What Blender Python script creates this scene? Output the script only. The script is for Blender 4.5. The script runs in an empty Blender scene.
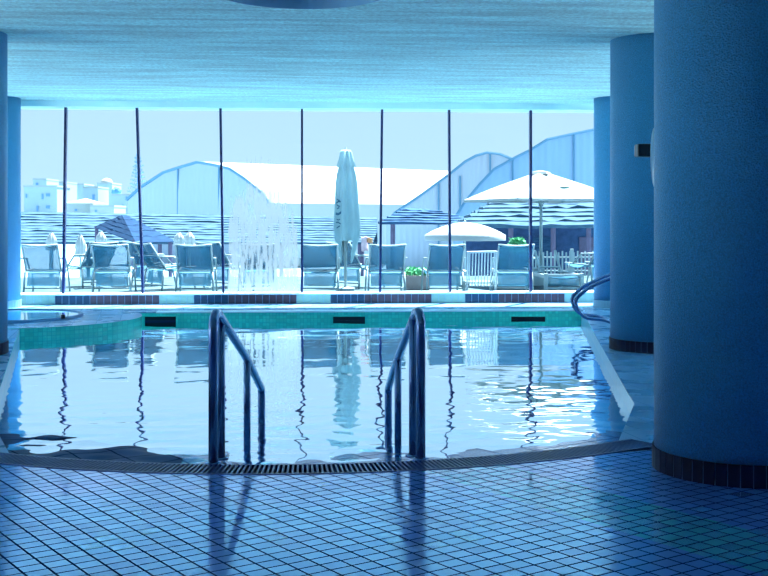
import bpy, bmesh, math, random
from mathutils import Vector, Matrix, noise
random.seed(7)
C = bpy.context.scene.collection
SC = bpy.context.scene
PI = math.pi

# ------------------------------------------------------------------ camera
F = 1150.0                      # focal length in pixels of the 768 px frame
EYE = 1.35
TH = math.atan(77.0 / F)        # camera turned slightly right of the hall axis
CT, ST = math.cos(TH), math.sin(TH)
cam_d = bpy.data.cameras.new('camera')
cam = bpy.data.objects.new('camera', cam_d)
C.objects.link(cam)
cam.location = (0, 0, EYE)
cam.rotation_euler = (PI / 2, 0, -TH)
cam_d.sensor_width = 36
cam_d.lens = F / 768 * 36
cam_d.shift_y = -(288 - 220) / 768
cam_d.clip_end = 1000
SC.camera = cam
vs = SC.view_settings
vs.view_transform = 'Standard'
vs.look = 'None'
vs.gamma = 1
vs.exposure = 1.1
vs.use_curve_mapping = False
SC.cycles.use_denoising = True
SC.cycles.max_bounces = 10
SC.cycles.diffuse_bounces = 6
SC.cycles.transparent_max_bounces = 24
SC.cycles.sample_clamp_indirect = 6
SC.cycles.caustics_reflective = False
SC.cycles.caustics_refractive = False


def at(px, py, d):
    """world point seen at pixel (px, py) at depth d in front of the camera"""
    X = (px - 384) / F * d
    return Vector((X * CT + d * ST, d * CT - X * ST, EYE + (220 - py) / F * d))


def on(px, py, h):
    """world point seen at pixel on the horizontal plane of height h"""
    return at(px, py, F * (EYE - h) / (py - 220))


def on_y(px, py, Y):
    """world point seen at pixel on the upright plane y = Y"""
    d = Y / (CT - ST * (px - 384) / F)
    return at(px, py, d)


# ------------------------------------------------------------------ materials
def mat(name, col, rough=0.6, metal=0.0, var=0.0, vscale=6.0, bump=0.0, bscale=60.0,
        stretch=(1, 1, 1), spec=0.5, trans=0.0, emit=None):
    m = bpy.data.materials.new(name)
    m.use_nodes = True
    nt = m.node_tree
    b = nt.nodes['Principled BSDF']
    b.inputs['Base Color'].default_value = (*col, 1)
    b.inputs['Roughness'].default_value = rough
    b.inputs['Metallic'].default_value = metal
    b.inputs['Specular IOR Level'].default_value = spec
    tc = nt.nodes.new('ShaderNodeTexCoord')
    mp = nt.nodes.new('ShaderNodeMapping')
    mp.inputs['Scale'].default_value = stretch
    nt.links.new(tc.outputs['Object'], mp.inputs['Vector'])
    if var > 0:
        n = nt.nodes.new('ShaderNodeTexNoise')
        n.inputs['Scale'].default_value = vscale
        n.inputs['Detail'].default_value = 6
        nt.links.new(mp.outputs[0], n.inputs['Vector'])
        r = nt.nodes.new('ShaderNodeMapRange')
        r.inputs['From Min'].default_value = 0.3
        r.inputs['From Max'].default_value = 0.7
        r.inputs['To Min'].default_value = 1 - var
        r.inputs['To Max'].default_value = 1 + var
        nt.links.new(n.outputs['Fac'], r.inputs['Value'])
        mx = nt.nodes.new('ShaderNodeVectorMath')
        mx.operation = 'SCALE'
        mx.inputs[0].default_value = col
        nt.links.new(r.outputs[0], mx.inputs['Scale'])
        nt.links.new(mx.outputs[0], b.inputs['Base Color'])
    if bump > 0:
        n2 = nt.nodes.new('ShaderNodeTexNoise')
        n2.inputs['Scale'].default_value = bscale
        n2.inputs['Detail'].default_value = 4
        nt.links.new(mp.outputs[0], n2.inputs['Vector'])
        bp = nt.nodes.new('ShaderNodeBump')
        bp.inputs['Strength'].default_value = bump
        bp.inputs['Distance'].default_value = 0.02
        nt.links.new(n2.outputs['Fac'], bp.inputs['Height'])
        nt.links.new(bp.outputs[0], b.inputs['Normal'])
    if trans > 0:
        tr = nt.nodes.new('ShaderNodeBsdfTransparent')
        mxs = nt.nodes.new('ShaderNodeMixShader')
        mxs.inputs[0].default_value = trans
        out = nt.nodes['Material Output']
        nt.links.new(b.outputs[0], mxs.inputs[1])
        nt.links.new(tr.outputs[0], mxs.inputs[2])
        nt.links.new(mxs.outputs[0], out.inputs['Surface'])
    return m


def tile_mat(name, col, grout, w, h, ang, rough=0.2, mortar=0.006, var=0.12, off=(0, 0), band=None,
             bandcol=None, spec=0.5, plane='XY', gbump=0.4, wet=0.0, ior=1.5):
    """square glazed tiles laid at an angle, with optional stripe of another tile colour"""
    m = bpy.data.materials.new(name)
    m.use_nodes = True
    nt = m.node_tree
    N, L = nt.nodes, nt.links
    b = N['Principled BSDF']
    b.inputs['IOR'].default_value = ior
    b.inputs['Specular Tint'].default_value = (.80, .85, 1, 1)
    tc = N.new('ShaderNodeTexCoord')
    src = tc.outputs['Object']
    if plane == 'XZ':
        sp = N.new('ShaderNodeSeparateXYZ')
        L.new(src, sp.inputs[0])
        cb = N.new('ShaderNodeCombineXYZ')
        L.new(sp.outputs['X'], cb.inputs['X'])
        L.new(sp.outputs['Z'], cb.inputs['Y'])
        src = cb.outputs[0]
    mp = N.new('ShaderNodeMapping')
    mp.inputs['Rotation'].default_value = (0, 0, -ang)
    mp.inputs['Location'].default_value = (off[0], off[1], 0)
    L.new(src, mp.inputs['Vector'])
    br = N.new('ShaderNodeTexBrick')
    br.offset = 0
    br.squash = 1
    br.inputs['Scale'].default_value = 1
    br.inputs['Mortar Size'].default_value = mortar
    br.inputs['Mortar Smooth'].default_value = 0.1
    br.inputs['Brick Width'].default_value = w
    br.inputs['Row Height'].default_value = h
    br.inputs['Bias'].default_value = 0
    br.inputs['Color1'].default_value = (*[c * (1 - var) for c in col], 1)
    br.inputs['Color2'].default_value = (*[min(1, c * (1 + var)) for c in col], 1)
    br.inputs['Mortar'].default_value = (*grout, 1)
    L.new(mp.outputs[0], br.inputs['Vector'])
    colout = br.outputs['Color']
    if band:
        br2 = N.new('ShaderNodeTexBrick')
        br2.offset = 0
        for k in ('Scale', 'Mortar Size', 'Mortar Smooth', 'Brick Width', 'Row Height', 'Bias'):
            br2.inputs[k].default_value = br.inputs[k].default_value
        br2.inputs['Color1'].default_value = (*[c * (1 - var) for c in bandcol], 1)
        br2.inputs['Color2'].default_value = (*[c * (1 + var) for c in bandcol], 1)
        br2.inputs['Mortar'].default_value = (*grout, 1)
        L.new(mp.outputs[0], br2.inputs['Vector'])
        sp = N.new('ShaderNodeSeparateXYZ')
        L.new(mp.outputs[0], sp.inputs[0])
        g1 = N.new('ShaderNodeMath'); g1.operation = 'GREATER_THAN'; g1.inputs[1].default_value = band[0]
        g2 = N.new('ShaderNodeMath'); g2.operation = 'LESS_THAN'; g2.inputs[1].default_value = band[1]
        L.new(sp.outputs['X'], g1.inputs[0]); L.new(sp.outputs['X'], g2.inputs[0])
        mm = N.new('ShaderNodeMath'); mm.operation = 'MULTIPLY'
        L.new(g1.outputs[0], mm.inputs[0]); L.new(g2.outputs[0], mm.inputs[1])
        mx = N.new('ShaderNodeMix'); mx.data_type = 'RGBA'
        L.new(mm.outputs[0], mx.inputs['Factor'])
        L.new(br.outputs['Color'], mx.inputs['A']); L.new(br2.outputs['Color'], mx.inputs['B'])
        colout = mx.outputs['Result']
    L.new(colout, b.inputs['Base Color'])
    nz = N.new('ShaderNodeTexNoise')
    nz.inputs['Scale'].default_value = 2.2
    nz.inputs['Detail'].default_value = 5
    L.new(tc.outputs['Object'], nz.inputs['Vector'])
    rr = N.new('ShaderNodeMapRange')
    rr.inputs['From Min'].default_value = 0.35; rr.inputs['From Max'].default_value = 0.65
    rr.inputs['To Min'].default_value = max(0.02, rough - 0.1 - wet); rr.inputs['To Max'].default_value = rough + 0.06
    L.new(nz.outputs['Fac'], rr.inputs['Value'])
    ma = N.new('ShaderNodeMath'); ma.operation = 'MULTIPLY_ADD'
    ma.inputs[1].default_value = 0.75
    L.new(br.outputs['Fac'], ma.inputs[0]); L.new(rr.outputs[0], ma.inputs[2])
    L.new(ma.outputs[0], b.inputs['Roughness'])
    sl = N.new('ShaderNodeMapRange')
    sl.inputs['To Min'].default_value = spec; sl.inputs['To Max'].default_value = 0.0
    L.new(br.outputs['Fac'], sl.inputs['Value'])
    L.new(sl.outputs[0], b.inputs['Specular IOR Level'])
    bp = N.new('ShaderNodeBump')
    bp.invert = True
    bp.inputs['Strength'].default_value = gbump
    bp.inputs['Distance'].default_value = 0.002
    L.new(br.outputs['Fac'], bp.inputs['Height'])
    L.new(bp.outputs[0], b.inputs['Normal'])
    return m


M = {}
M['floor'] = tile_mat('floor_tile', (.19, .38, .95), (.004, .02, .08), .0985, .080, math.radians(31), rough=.155,
                      mortar=.0055, band=(3.69, 4.165), bandcol=(.12, .56, .66), spec=.5, ior=8.0)
M['deck'] = tile_mat('deck_tile', (.17, .36, .58), (.13, .30, .50), .30, .30, math.radians(8), rough=.3, mortar=.004,
                     var=.06, spec=.5, gbump=.2)
M['beach'] = tile_mat('wet_tile', (.06, .17, .36), (.015, .04, .12), .25, .25, math.radians(31), rough=.13, mortar=.005,
                      var=.15, spec=.5, gbump=.2, wet=.1, ior=4.0)
_n = M['beach'].node_tree
_b = _n.nodes['Principled BSDF']
_tc = _n.nodes.new('ShaderNodeTexCoord')
_nz = _n.nodes.new('ShaderNodeTexNoise'); _nz.inputs['Scale'].default_value = 9; _nz.inputs['Detail'].default_value = 5
_n.links.new(_tc.outputs['Object'], _nz.inputs['Vector'])
_bp = _n.nodes.new('ShaderNodeBump'); _bp.inputs['Strength'].default_value = .10; _bp.inputs['Distance'].default_value = .02
_n.links.new(_nz.outputs['Fac'], _bp.inputs['Height'])
_n.links.new(_bp.outputs[0], _b.inputs['Normal'])
M['beach_dark'] = tile_mat('wet_tile_dark', (.010, .05, .16), (.005, .02, .06), .25, .25, math.radians(31), rough=.5,
                           mortar=.006, var=.2, spec=.06, gbump=.2)
M['poolwall'] = tile_mat('pool_wall_tile', (.09, .82, .66), (.05, .66, .56), .05, .05, 0, rough=.25, mortar=.003,
                         var=.12, plane='XZ', gbump=.15)
M['side_tile'] = mat('side_tile', (.42, .66, .80), .3, var=.08, vscale=6)
M['rim'] = mat('spa_rim', (.08, .22, .42), .4)
M['basin'] = mat('pool_basin', (.36, .74, .95), .5, var=.1, vscale=3)
M['plaster'] = mat('ceiling_plaster', (.54, .88, .86), .85, var=.24, vscale=2.6, bump=1.0, bscale=40, stretch=(.35, 3.0, 1))
_n = M['plaster'].node_tree
_b = _n.nodes['Principled BSDF']
_src = _b.inputs['Base Color'].links[0].from_socket
_tc = _n.nodes.new('ShaderNodeTexCoord')
_nz = _n.nodes.new('ShaderNodeTexNoise'); _nz.inputs['Scale'].default_value = 26; _nz.inputs['Detail'].default_value = 8; _nz.inputs['Roughness'].default_value = .75
_n.links.new(_tc.outputs['Object'], _nz.inputs['Vector'])
_mr = _n.nodes.new('ShaderNodeMapRange')
_mr.inputs['From Min'].default_value = .35; _mr.inputs['From Max'].default_value = .6
_mr.inputs['To Min'].default_value = .66; _mr.inputs['To Max'].default_value = 1.08
_n.links.new(_nz.outputs['Fac'], _mr.inputs['Value'])
_vm = _n.nodes.new('ShaderNodeVectorMath'); _vm.operation = 'SCALE'
_n.links.new(_src, _vm.inputs[0]); _n.links.new(_mr.outputs[0], _vm.inputs['Scale'])
_n.links.new(_vm.outputs[0], _b.inputs['Base Color'])
M['column'] = mat('column_roughcast', (.045, .34, .63), .42, var=.30, vscale=120, bump=1.0, bscale=120)
M['column'].node_tree.nodes['Principled BSDF'].inputs['Sheen Weight'].default_value = .1
M['column'].node_tree.nodes['Principled BSDF'].inputs['Sheen Roughness'].default_value = .35
M['column'].node_tree.nodes['Principled BSDF'].inputs['Sheen Tint'].default_value = (.5, .8, 1, 1)
M['wall'] = mat('wall_paint', (.16, .38, .55), .8, var=.06)
M['lintel'] = mat('lintel_plaster', (.66, .92, .90), .8, var=.10, vscale=2, bump=.3, bscale=30, stretch=(.5, 1, 2))
M['skirt_tile'] = mat('skirt_tile', (.012, .012, .04), .5, var=.2, vscale=8, spec=.15)
M['skirt_grout'] = mat('skirt_grout', (.16, .22, .32), .8)
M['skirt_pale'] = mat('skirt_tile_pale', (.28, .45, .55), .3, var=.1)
M['cream'] = mat('tile_cream', (.33, .46, .37), .3, var=.06)
M['navy'] = mat('tile_navy', (.006, .035, .085), .4, var=.2, vscale=9)
M['brown'] = mat('tile_brown', (.085, .035, .055), .4, var=.2, vscale=9)
M['grout'] = mat('ledge_grout', (.30, .42, .55), .8)
M['sill'] = mat('sill_stone', (.70, .85, .92), .4, var=.05)
M['mullion'] = mat('mullion_metal', (.008, .02, .10), .4)
M['steel'] = mat('polished_steel', (.17, .24, .42), .22, metal=1.0)
M['grate'] = mat('grate_plastic', (.05, .08, .24), .35, var=.15, vscale=15)
M['gutter'] = mat('gutter_dark', (.006, .008, .025), .6)
M['black'] = mat('black_plastic', (.006, .012, .02), .35)
M['clear'] = mat('pale_plastic', (.6, .85, .95), .3)
M['white'] = mat('white_paint', (0.2688, 0.3456, 0.3712), .5)
M['canvas'] = mat('white_canvas', (0.3360, 0.3520, 0.3520), .8, var=.03)
M['canvas_grey'] = mat('pale_canvas', (0.3226, 0.4326, 0.4579), .8, var=.08, vscale=4, stretch=(3, 3, 1))
M['print'] = mat('dark_print', (.03, .10, .16), .7)
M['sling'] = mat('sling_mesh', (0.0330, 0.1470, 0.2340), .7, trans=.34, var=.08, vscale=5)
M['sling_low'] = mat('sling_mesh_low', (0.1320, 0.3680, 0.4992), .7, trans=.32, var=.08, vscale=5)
M['towel'] = mat('towel_pink', (0.6400, 0.4400, 0.4960), .9, var=.1)
M['towel_o'] = mat('towel_orange', (0.6800, 0.3040, 0.1600), .9, var=.1)
M['terra'] = mat('planter_clay', (0.3968, 0.2880, 0.2816), .8, var=.1)
M['leaf'] = mat('leaf_green', (0.1152, 0.3968, 0.1920), .6, var=.25, vscale=12)
M['leaf_dark'] = mat('leaf_dark', (.12, .26, .42), .8, var=.2)  # outdoor haze painted in: lighter and bluer than plain foliage
M['bark'] = mat('bark', (.16, .28, .42), .8)  # bluish lift puts outdoor haze into the bark colour
M['terrace_bounce'] = mat('terrace_bounce', (.88, .92, .92), .8, var=.04, vscale=3)  # bright ground for the added side terraces, bounces light indoors
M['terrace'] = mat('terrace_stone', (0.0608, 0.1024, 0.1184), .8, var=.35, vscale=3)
M['terrace_low'] = mat('terrace_low', (0.3360, 0.4800, 0.5440), .9, var=.1)
M['hill'] = mat('hillside', (0.2560, 0.3968, 0.4800), .9, var=.15, vscale=.2)
M['house'] = mat('house_white', (0.3072, 0.3686, 0.3994), .8, var=.03)
M['house_cream'] = mat('house_cream', (0.3379, 0.3610, 0.3456), .8, var=.03)
M['pane_dark'] = mat('pane_dark', (.10, .22, .40), .3)  # dark panes lightened to blue, haze put into the colour
M['roof_white'] = mat('roof_white', (0.2880, 0.3040, 0.2960), .7)
M['bar_wall'] = mat('bar_wall', (0.0320, 0.0640, 0.1440), .7, var=.2)
M['bar_wood'] = mat('bar_wood', (0.1040, 0.0880, 0.1440), .7, var=.1)
M['sheet'] = mat('tent_white_sheet', (0.3360, 0.3520, 0.3520), .6)
M['frame_blue'] = mat('tent_frame', (0.0973, 0.2074, 0.3046), .5)


def thatch_mat(name, a, b):
    m = mat(name, a, .9)
    nt = m.node_tree
    N, L = nt.nodes, nt.links
    tc = N.new('ShaderNodeTexCoord')
    mp = N.new('ShaderNodeMapping'); mp.inputs['Scale'].default_value = (1.2, 1.2, 9)
    L.new(tc.outputs['Object'], mp.inputs[0])
    n = N.new('ShaderNodeTexNoise'); n.inputs['Scale'].default_value = 2.2; n.inputs['Detail'].default_value = 7
    L.new(mp.outputs[0], n.inputs['Vector'])
    cr = N.new('ShaderNodeValToRGB')
    cr.color_ramp.elements[0].position = .38; cr.color_ramp.elements[0].color = (*b, 1)
    cr.color_ramp.elements[1].position = .6; cr.color_ramp.elements[1].color = (*a, 1)
    L.new(n.outputs['Fac'], cr.inputs[0])
    L.new(cr.outputs[0], N['Principled BSDF'].inputs['Base Color'])
    return m


M['thatch'] = thatch_mat('thatch_pale', (.055, .105, .15), (.03, .068, .11))
M['thatch_mid'] = thatch_mat('thatch_mid', (.035, .085, .16), (.012, .04, .09))
M['thatch_dark'] = thatch_mat('thatch_dark', (.010, .038, .085), (.007, .026, .065))


def corrugated(name, col):
    m = mat(name, col, .6)
    nt = m.node_tree
    N, L = nt.nodes, nt.links
    tc = N.new('ShaderNodeTexCoord')
    w = N.new('ShaderNodeTexWave'); w.wave_type = 'BANDS'; w.bands_direction = 'X'
    w.inputs['Scale'].default_value = 1.1
    L.new(tc.outputs['Object'], w.inputs['Vector'])
    bp = N.new('ShaderNodeBump'); bp.inputs['Strength'].default_value = .35; bp.inputs['Distance'].default_value = .05
    L.new(w.outputs['Fac'], bp.inputs['Height'])
    L.new(bp.outputs[0], N['Principled BSDF'].inputs['Normal'])
    return m


M['gable_pale'] = corrugated('gable_pale', (0.3356, 0.3744, 0.4403))
M['gable_blue'] = corrugated('gable_blue', (0.2246, 0.3341, 0.4710))


def glass_mat():
    m = bpy.data.materials.new('window_glass')
    m.use_nodes = True
    nt = m.node_tree
    N, L = nt.nodes, nt.links
    N.remove(N['Principled BSDF'])
    t = N.new('ShaderNodeBsdfTransparent'); t.inputs[0].default_value = (.93, .98, 1, 1)
    g = N.new('ShaderNodeBsdfGlossy'); g.inputs['Roughness'].default_value = .02
    fr = N.new('ShaderNodeFresnel'); fr.inputs[0].default_value = 1.35
    mx = N.new('ShaderNodeMixShader')
    ge = N.new('ShaderNodeNewGeometry')
    iv = N.new('ShaderNodeMath'); iv.operation = 'SUBTRACT'; iv.inputs[0].default_value = 1
    L.new(ge.outputs['Backfacing'], iv.inputs[1])
    ml = N.new('ShaderNodeMath'); ml.operation = 'MULTIPLY'
    L.new(fr.outputs[0], ml.inputs[0]); L.new(iv.outputs[0], ml.inputs[1])
    L.new(ml.outputs[0], mx.inputs[0]); L.new(t.outputs[0], mx.inputs[1]); L.new(g.outputs[0], mx.inputs[2])
    L.new(mx.outputs[0], N['Material Output'].inputs['Surface'])
    return m


M['glass'] = glass_mat()


def fog_mat():
    """milky streaked film that fades out at its rim (object space: x across, z up, 0..1)"""
    m = bpy.data.materials.new('pane_condensation')
    m.use_nodes = True
    nt = m.node_tree
    N, L = nt.nodes, nt.links
    N.remove(N['Principled BSDF'])
    tc = N.new('ShaderNodeTexCoord')
    mp = N.new('ShaderNodeMapping'); mp.inputs['Scale'].default_value = (22, 1, 2.6)
    L.new(tc.outputs['Object'], mp.inputs[0])
    n = N.new('ShaderNodeTexNoise'); n.inputs['Scale'].default_value = 1.0; n.inputs['Detail'].default_value = 7
    n.inputs['Roughness'].default_value = .68
    L.new(mp.outputs[0], n.inputs['Vector'])
    at_ = N.new('ShaderNodeAttribute'); at_.attribute_name = 'film'
    # film: 0 at the rim, 1 inside
    ad = N.new('ShaderNodeMath'); ad.operation = 'MULTIPLY_ADD'
    ad.inputs[1].default_value = 1.9
    L.new(at_.outputs['Fac'], ad.inputs[0])
    sub = N.new('ShaderNodeMath'); sub.operation = 'SUBTRACT'; sub.inputs[1].default_value = .63
    L.new(n.outputs['Fac'], sub.inputs[0])
    mul = N.new('ShaderNodeMath'); mul.operation = 'MULTIPLY'; mul.inputs[1].default_value = 7.0
    L.new(sub.outputs[0], mul.inputs[0])
    L.new(mul.outputs[0], ad.inputs[2])
    cl = N.new('ShaderNodeClamp'); cl.inputs['Max'].default_value = .86
    L.new(ad.outputs[0], cl.inputs[0])
    t = N.new('ShaderNodeBsdfTransparent')
    d1 = N.new('ShaderNodeBsdfDiffuse'); d1.inputs[0].default_value = (.24, .28, .31, 1)
    d2 = N.new('ShaderNodeBsdfTranslucent'); d2.inputs[0].default_value = (.155, .19, .215, 1)
    dm = N.new('ShaderNodeMixShader'); dm.inputs[0].default_value = .8
    L.new(d1.outputs[0], dm.inputs[1]); L.new(d2.outputs[0], dm.inputs[2])
    mx = N.new('ShaderNodeMixShader')
    L.new(cl.outputs[0], mx.inputs[0]); L.new(t.outputs[0], mx.inputs[1]); L.new(dm.outputs[0], mx.inputs[2])
    L.new(mx.outputs[0], N['Material Output'].inputs['Surface'])
    return m


M['fog'] = fog_mat()


def water_mat():
    m = bpy.data.materials.new('pool_water')
    m.use_nodes = True
    nt = m.node_tree
    N, L = nt.nodes, nt.links
    N.remove(N['Principled BSDF'])
    t = N.new('ShaderNodeBsdfTransparent'); t.inputs[0].default_value = (.62, .90, 1, 1)
    g = N.new('ShaderNodeBsdfGlossy'); g.inputs['Roughness'].default_value = .015
    g.inputs[0].default_value = (.86, .96, 1, 1)
    fr = N.new('ShaderNodeFresnel'); fr.inputs[0].default_value = 1.45
    tc = N.new('ShaderNodeTexCoord')
    n = N.new('ShaderNodeTexNoise'); n.inputs['Scale'].default_value = 14; n.inputs['Detail'].default_value = 3
    L.new(tc.outputs['Object'], n.inputs['Vector'])
    bp = N.new('ShaderNodeBump'); bp.inputs['Strength'].default_value = .03; bp.inputs['Distance'].default_value = .01
    L.new(n.outputs['Fac'], bp.inputs['Height'])
    L.new(bp.outputs[0], g.inputs['Normal'])
    mx = N.new('ShaderNodeMixShader')
    ge = N.new('ShaderNodeNewGeometry')
    iv = N.new('ShaderNodeMath'); iv.operation = 'SUBTRACT'; iv.inputs[0].default_value = 1
    L.new(ge.outputs['Backfacing'], iv.inputs[1])
    ml = N.new('ShaderNodeMath'); ml.operation = 'MULTIPLY'
    gain = N.new('ShaderNodeMath'); gain.operation = 'MULTIPLY'; gain.inputs[1].default_value = 2.4; gain.use_clamp = True
    L.new(fr.outputs[0], gain.inputs[0])
    L.new(gain.outputs[0], ml.inputs[0]); L.new(iv.outputs[0], ml.inputs[1])
    L.new(ml.outputs[0], mx.inputs[0]); L.new(t.outputs[0], mx.inputs[1]); L.new(g.outputs[0], mx.inputs[2])
    L.new(mx.outputs[0], N['Material Output'].inputs['Surface'])
    return m


M['water'] = water_mat()


for k_ in ('thatch', 'thatch_mid', 'thatch_dark', 'sling', 'sling_low', 'canvas', 'canvas_grey', 'towel', 'towel_o', 'gable_pale', 'gable_blue',
           'terrace', 'terrace_low', 'hill', 'house', 'house_cream', 'bar_wall', 'bar_wood', 'leaf', 'leaf_dark', 'bark', 'frame_blue', 'print'):
    M[k_].node_tree.nodes['Principled BSDF'].inputs['Specular IOR Level'].default_value = .08

# ------------------------------------------------------------------ mesh helpers
def obj(name, bm, m, parent=None, smooth=False, loc=None):
    me = bpy.data.meshes.new(name)
    bmesh.ops.recalc_face_normals(bm, faces=bm.faces)
    bm.to_mesh(me)
    bm.free()
    for x in (m if isinstance(m, (list, tuple)) else [m]):
        me.materials.append(x)
    if smooth:
        for p in me.polygons:
            p.use_smooth = True
    o = bpy.data.objects.new(name, me)
    C.objects.link(o)
    if parent:
        o.parent = parent
    if loc:
        o.location = loc
    return o


def tag(o, label, cat, group=None):
    o['label'] = label
    o['category'] = cat
    if group:
        o['group'] = group
    return o


def empty(name, loc, rz, label, cat, group=None):
    o = bpy.data.objects.new(name, None)
    C.objects.link(o)
    o.location = loc
    o.rotation_euler = (0, 0, rz)
    return tag(o, label, cat, group)


def struct(name, bm, m, smooth=False, label=None, parent=None):
    o = obj(name, bm, m, parent, smooth)
    if parent is None:
        o['kind'] = 'structure'
        if label:
            o['label'] = label
    return o


def copy_tree(o, parent=None):
    c = o.copy()
    C.objects.link(c)
    if parent:
        c.parent = parent
    for ch in [x for x in list(bpy.data.objects) if x.parent == o]:
        copy_tree(ch, c)
    return c


def box(bm, x0, x1, y0, y1, z0, z1, mi=0):
    v = [bm.verts.new(p) for p in ((x0, y0, z0), (x1, y0, z0), (x1, y1, z0), (x0, y1, z0),
                                   (x0, y0, z1), (x1, y0, z1), (x1, y1, z1), (x0, y1, z1))]
    for f in ((0, 1, 2, 3), (4, 5, 6, 7), (0, 1, 5, 4), (1, 2, 6, 5), (2, 3, 7, 6), (3, 0, 4, 7)):
        bm.faces.new([v[i] for i in f]).material_index = mi
    return v


def bbox(x0, x1, y0, y1, z0, z1, bev=.006):
    bm = bmesh.new()
    box(bm, x0, x1, y0, y1, z0, z1)
    if bev:
        bmesh.ops.bevel(bm, geom=bm.edges[:], offset=bev, segments=2, affect='EDGES', profile=.7)
    return bm


def tube(bm, pts, r, seg=10, closed=False):
    pts = [Vector(p) for p in pts]
    n = len(pts)
    rings = []
    up = None
    for i, p in enumerate(pts):
        if closed:
            t = (pts[(i + 1) % n] - pts[i - 1]).normalized()
        else:
            t = (pts[min(i + 1, n - 1)] - pts[max(i - 1, 0)]).normalized()
        if up is None:
            up = Vector((0, 0, 1)) if abs(t.z) < .9 else Vector((1, 0, 0))
        a = t.cross(up)
        if a.length < 1e-4:
            a = t.cross(Vector((0, 1, 0)))
        a.normalize()
        b = a.cross(t).normalized()
        up = b
        rad = r[i] if isinstance(r, (list, tuple)) else r
        rings.append([bm.verts.new(p + a * rad * math.cos(2 * PI * k / seg) + b * rad * math.sin(2 * PI * k / seg)) for k in range(seg)])
    last = n if closed else n - 1
    for i in range(last):
        A, B = rings[i], rings[(i + 1) % n]
        for k in range(seg):
            bm.faces.new((A[k], A[(k + 1) % seg], B[(k + 1) % seg], B[k]))
    if not closed:
        bm.faces.new(rings[0][::-1])
        bm.faces.new(rings[-1])


def tubeb(pts, r, seg=10, closed=False):
    bm = bmesh.new()
    tube(bm, pts, r, seg, closed)
    return bm


def fillet(pts, rad, n=6):
    """round the inner corners of a polyline"""
    pts = [Vector(p) for p in pts]
    out = [pts[0]]
    for i in range(1, len(pts) - 1):
        p, a, b = pts[i], pts[i - 1], pts[i + 1]
        rr = rad[i - 1] if isinstance(rad, (list, tuple)) else rad
        da, db = (a - p), (b - p)
        rr = min(rr, da.length * .49, db.length * .49)
        s, e = p + da.normalized() * rr, p + db.normalized() * rr
        for k in range(n + 1):
            t = k / n
            out.append(s * (1 - t) ** 2 + p * 2 * t * (1 - t) + e * t * t)
    out.append(pts[-1])
    return out


def lathe(prof, seg=48, cx=0, cy=0, closed_top=True):
    bm = bmesh.new()
    rings = []
    for r, z in prof:
        rings.append([bm.verts.new((cx + r * math.cos(2 * PI * k / seg), cy + r * math.sin(2 * PI * k / seg), z)) for k in range(seg)])
    for A, B in zip(rings, rings[1:]):
        for k in range(seg):
            bm.faces.new((A[k], A[(k + 1) % seg], B[(k + 1) % seg], B[k]))
    if closed_top:
        bm.faces.new(rings[0])
        bm.faces.new(rings[-1])
    return bm


def quadgrid(rows):
    """rows: list of equal-length point lists"""
    bm = bmesh.new()
    R = [[bm.verts.new(p) for p in row] for row in rows]
    for A, B in zip(R, R[1:]):
        for k in range(len(A) - 1):
            bm.faces.new((A[k], A[k + 1], B[k + 1], B[k]))
    return bm


def slab(pts, off):
    """closed prism from a polygon and an offset vector"""
    bm = bmesh.new()
    off = Vector(off)
    a = [bm.verts.new(p) for p in pts]
    b = [bm.verts.new(Vector(p) + off) for p in pts]
    bm.faces.new(a)
    bm.faces.new(b[::-1])
    n = len(a)
    for i in range(n):
        bm.faces.new((a[i], a[(i + 1) % n], b[(i + 1) % n], b[i]))
    return bm


# ------------------------------------------------------------------ the hall
WL = -.13                 # water level
DK = 0.0                  # pool deck level
CEIL = 3.24
YW = 18.52                # face of the ledge under the window
YG = 18.67                # glass
YE = 18.95                # outer face of the window wall
YF = 16.99                # far pool edge
AC = Vector((-.03, 10.02))  # centre of the arc of the drain
RO, RI = 3.90, 3.66


def arc_y(x, R):
    return AC.y - math.sqrt(max(R * R - (x - AC.x) ** 2, 0.01))


def xr(y):
    return 2.397 + .196 * (y - 8.3)


def xl(y):
    return -2.06 - .215 * (y - 7.55)


def xr2(y):
    """right deck edge: pool wall, then the rim of the entry slope"""
    return xr(y) if y > 8.3 else 2.397 - .36 * (8.3 - y)


def xl2(y):
    return xl(y) if y > 8.0 else -2.157 + .36 * (8.0 - y)


# near floor
XA = [-8 + .1 * i for i in range(161)]
XLIM = 2.02


def floor_front(x):
    return arc_y(min(max(x, -XLIM), XLIM), RO)


bm = quadgrid([[(x, -5, 0) for x in XA], [(x, 3, 0) for x in XA], [(x, floor_front(x) - .002, 0) for x in XA]])
struct('floor', bm, M['floor'])

# side decks
WX0, WX1 = -7.0, 7.0
YS = [6.5 + .1 * i for i in range(18)] + [8.3 + .5 * i for i in range(21)] + [YE]
for nm, fx_, side, lab in (('deck_right', xr2, 9, 'pale blue pool deck on the right of the pool'),
                           ('deck_left', xl2, -9, 'pale blue pool deck on the left of the pool')):
    rows = []
    for y in YS:
        x0 = fx_(y)
        row = []
        for k in range(16):
            x = x0 + (side - x0) * k / 15
            row.append((x, max(y, floor_front(x)), DK))
        rows.append(row)
    struct(nm, quadgrid(rows), M['deck'])['label'] = lab
bm = bmesh.new()
box(bm, -4.6, 4.6, YF, YE, -1.4, DK + .002)
struct('deck_far', bm, M['deck'])['label'] = 'pale pool deck between the pool and the window'

# pool shell: side walls, far wall, basin
bm = bmesh.new()


def wallstrip(pts):
    a = [bm.verts.new((x, y, z)) for x, y, z in pts]
    b = [bm.verts.new((x, y, -1.4)) for x, y, z in pts]
    for i in range(len(a) - 1):
        bm.faces.new((a[i], a[i + 1], b[i + 1], b[i]))


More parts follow.
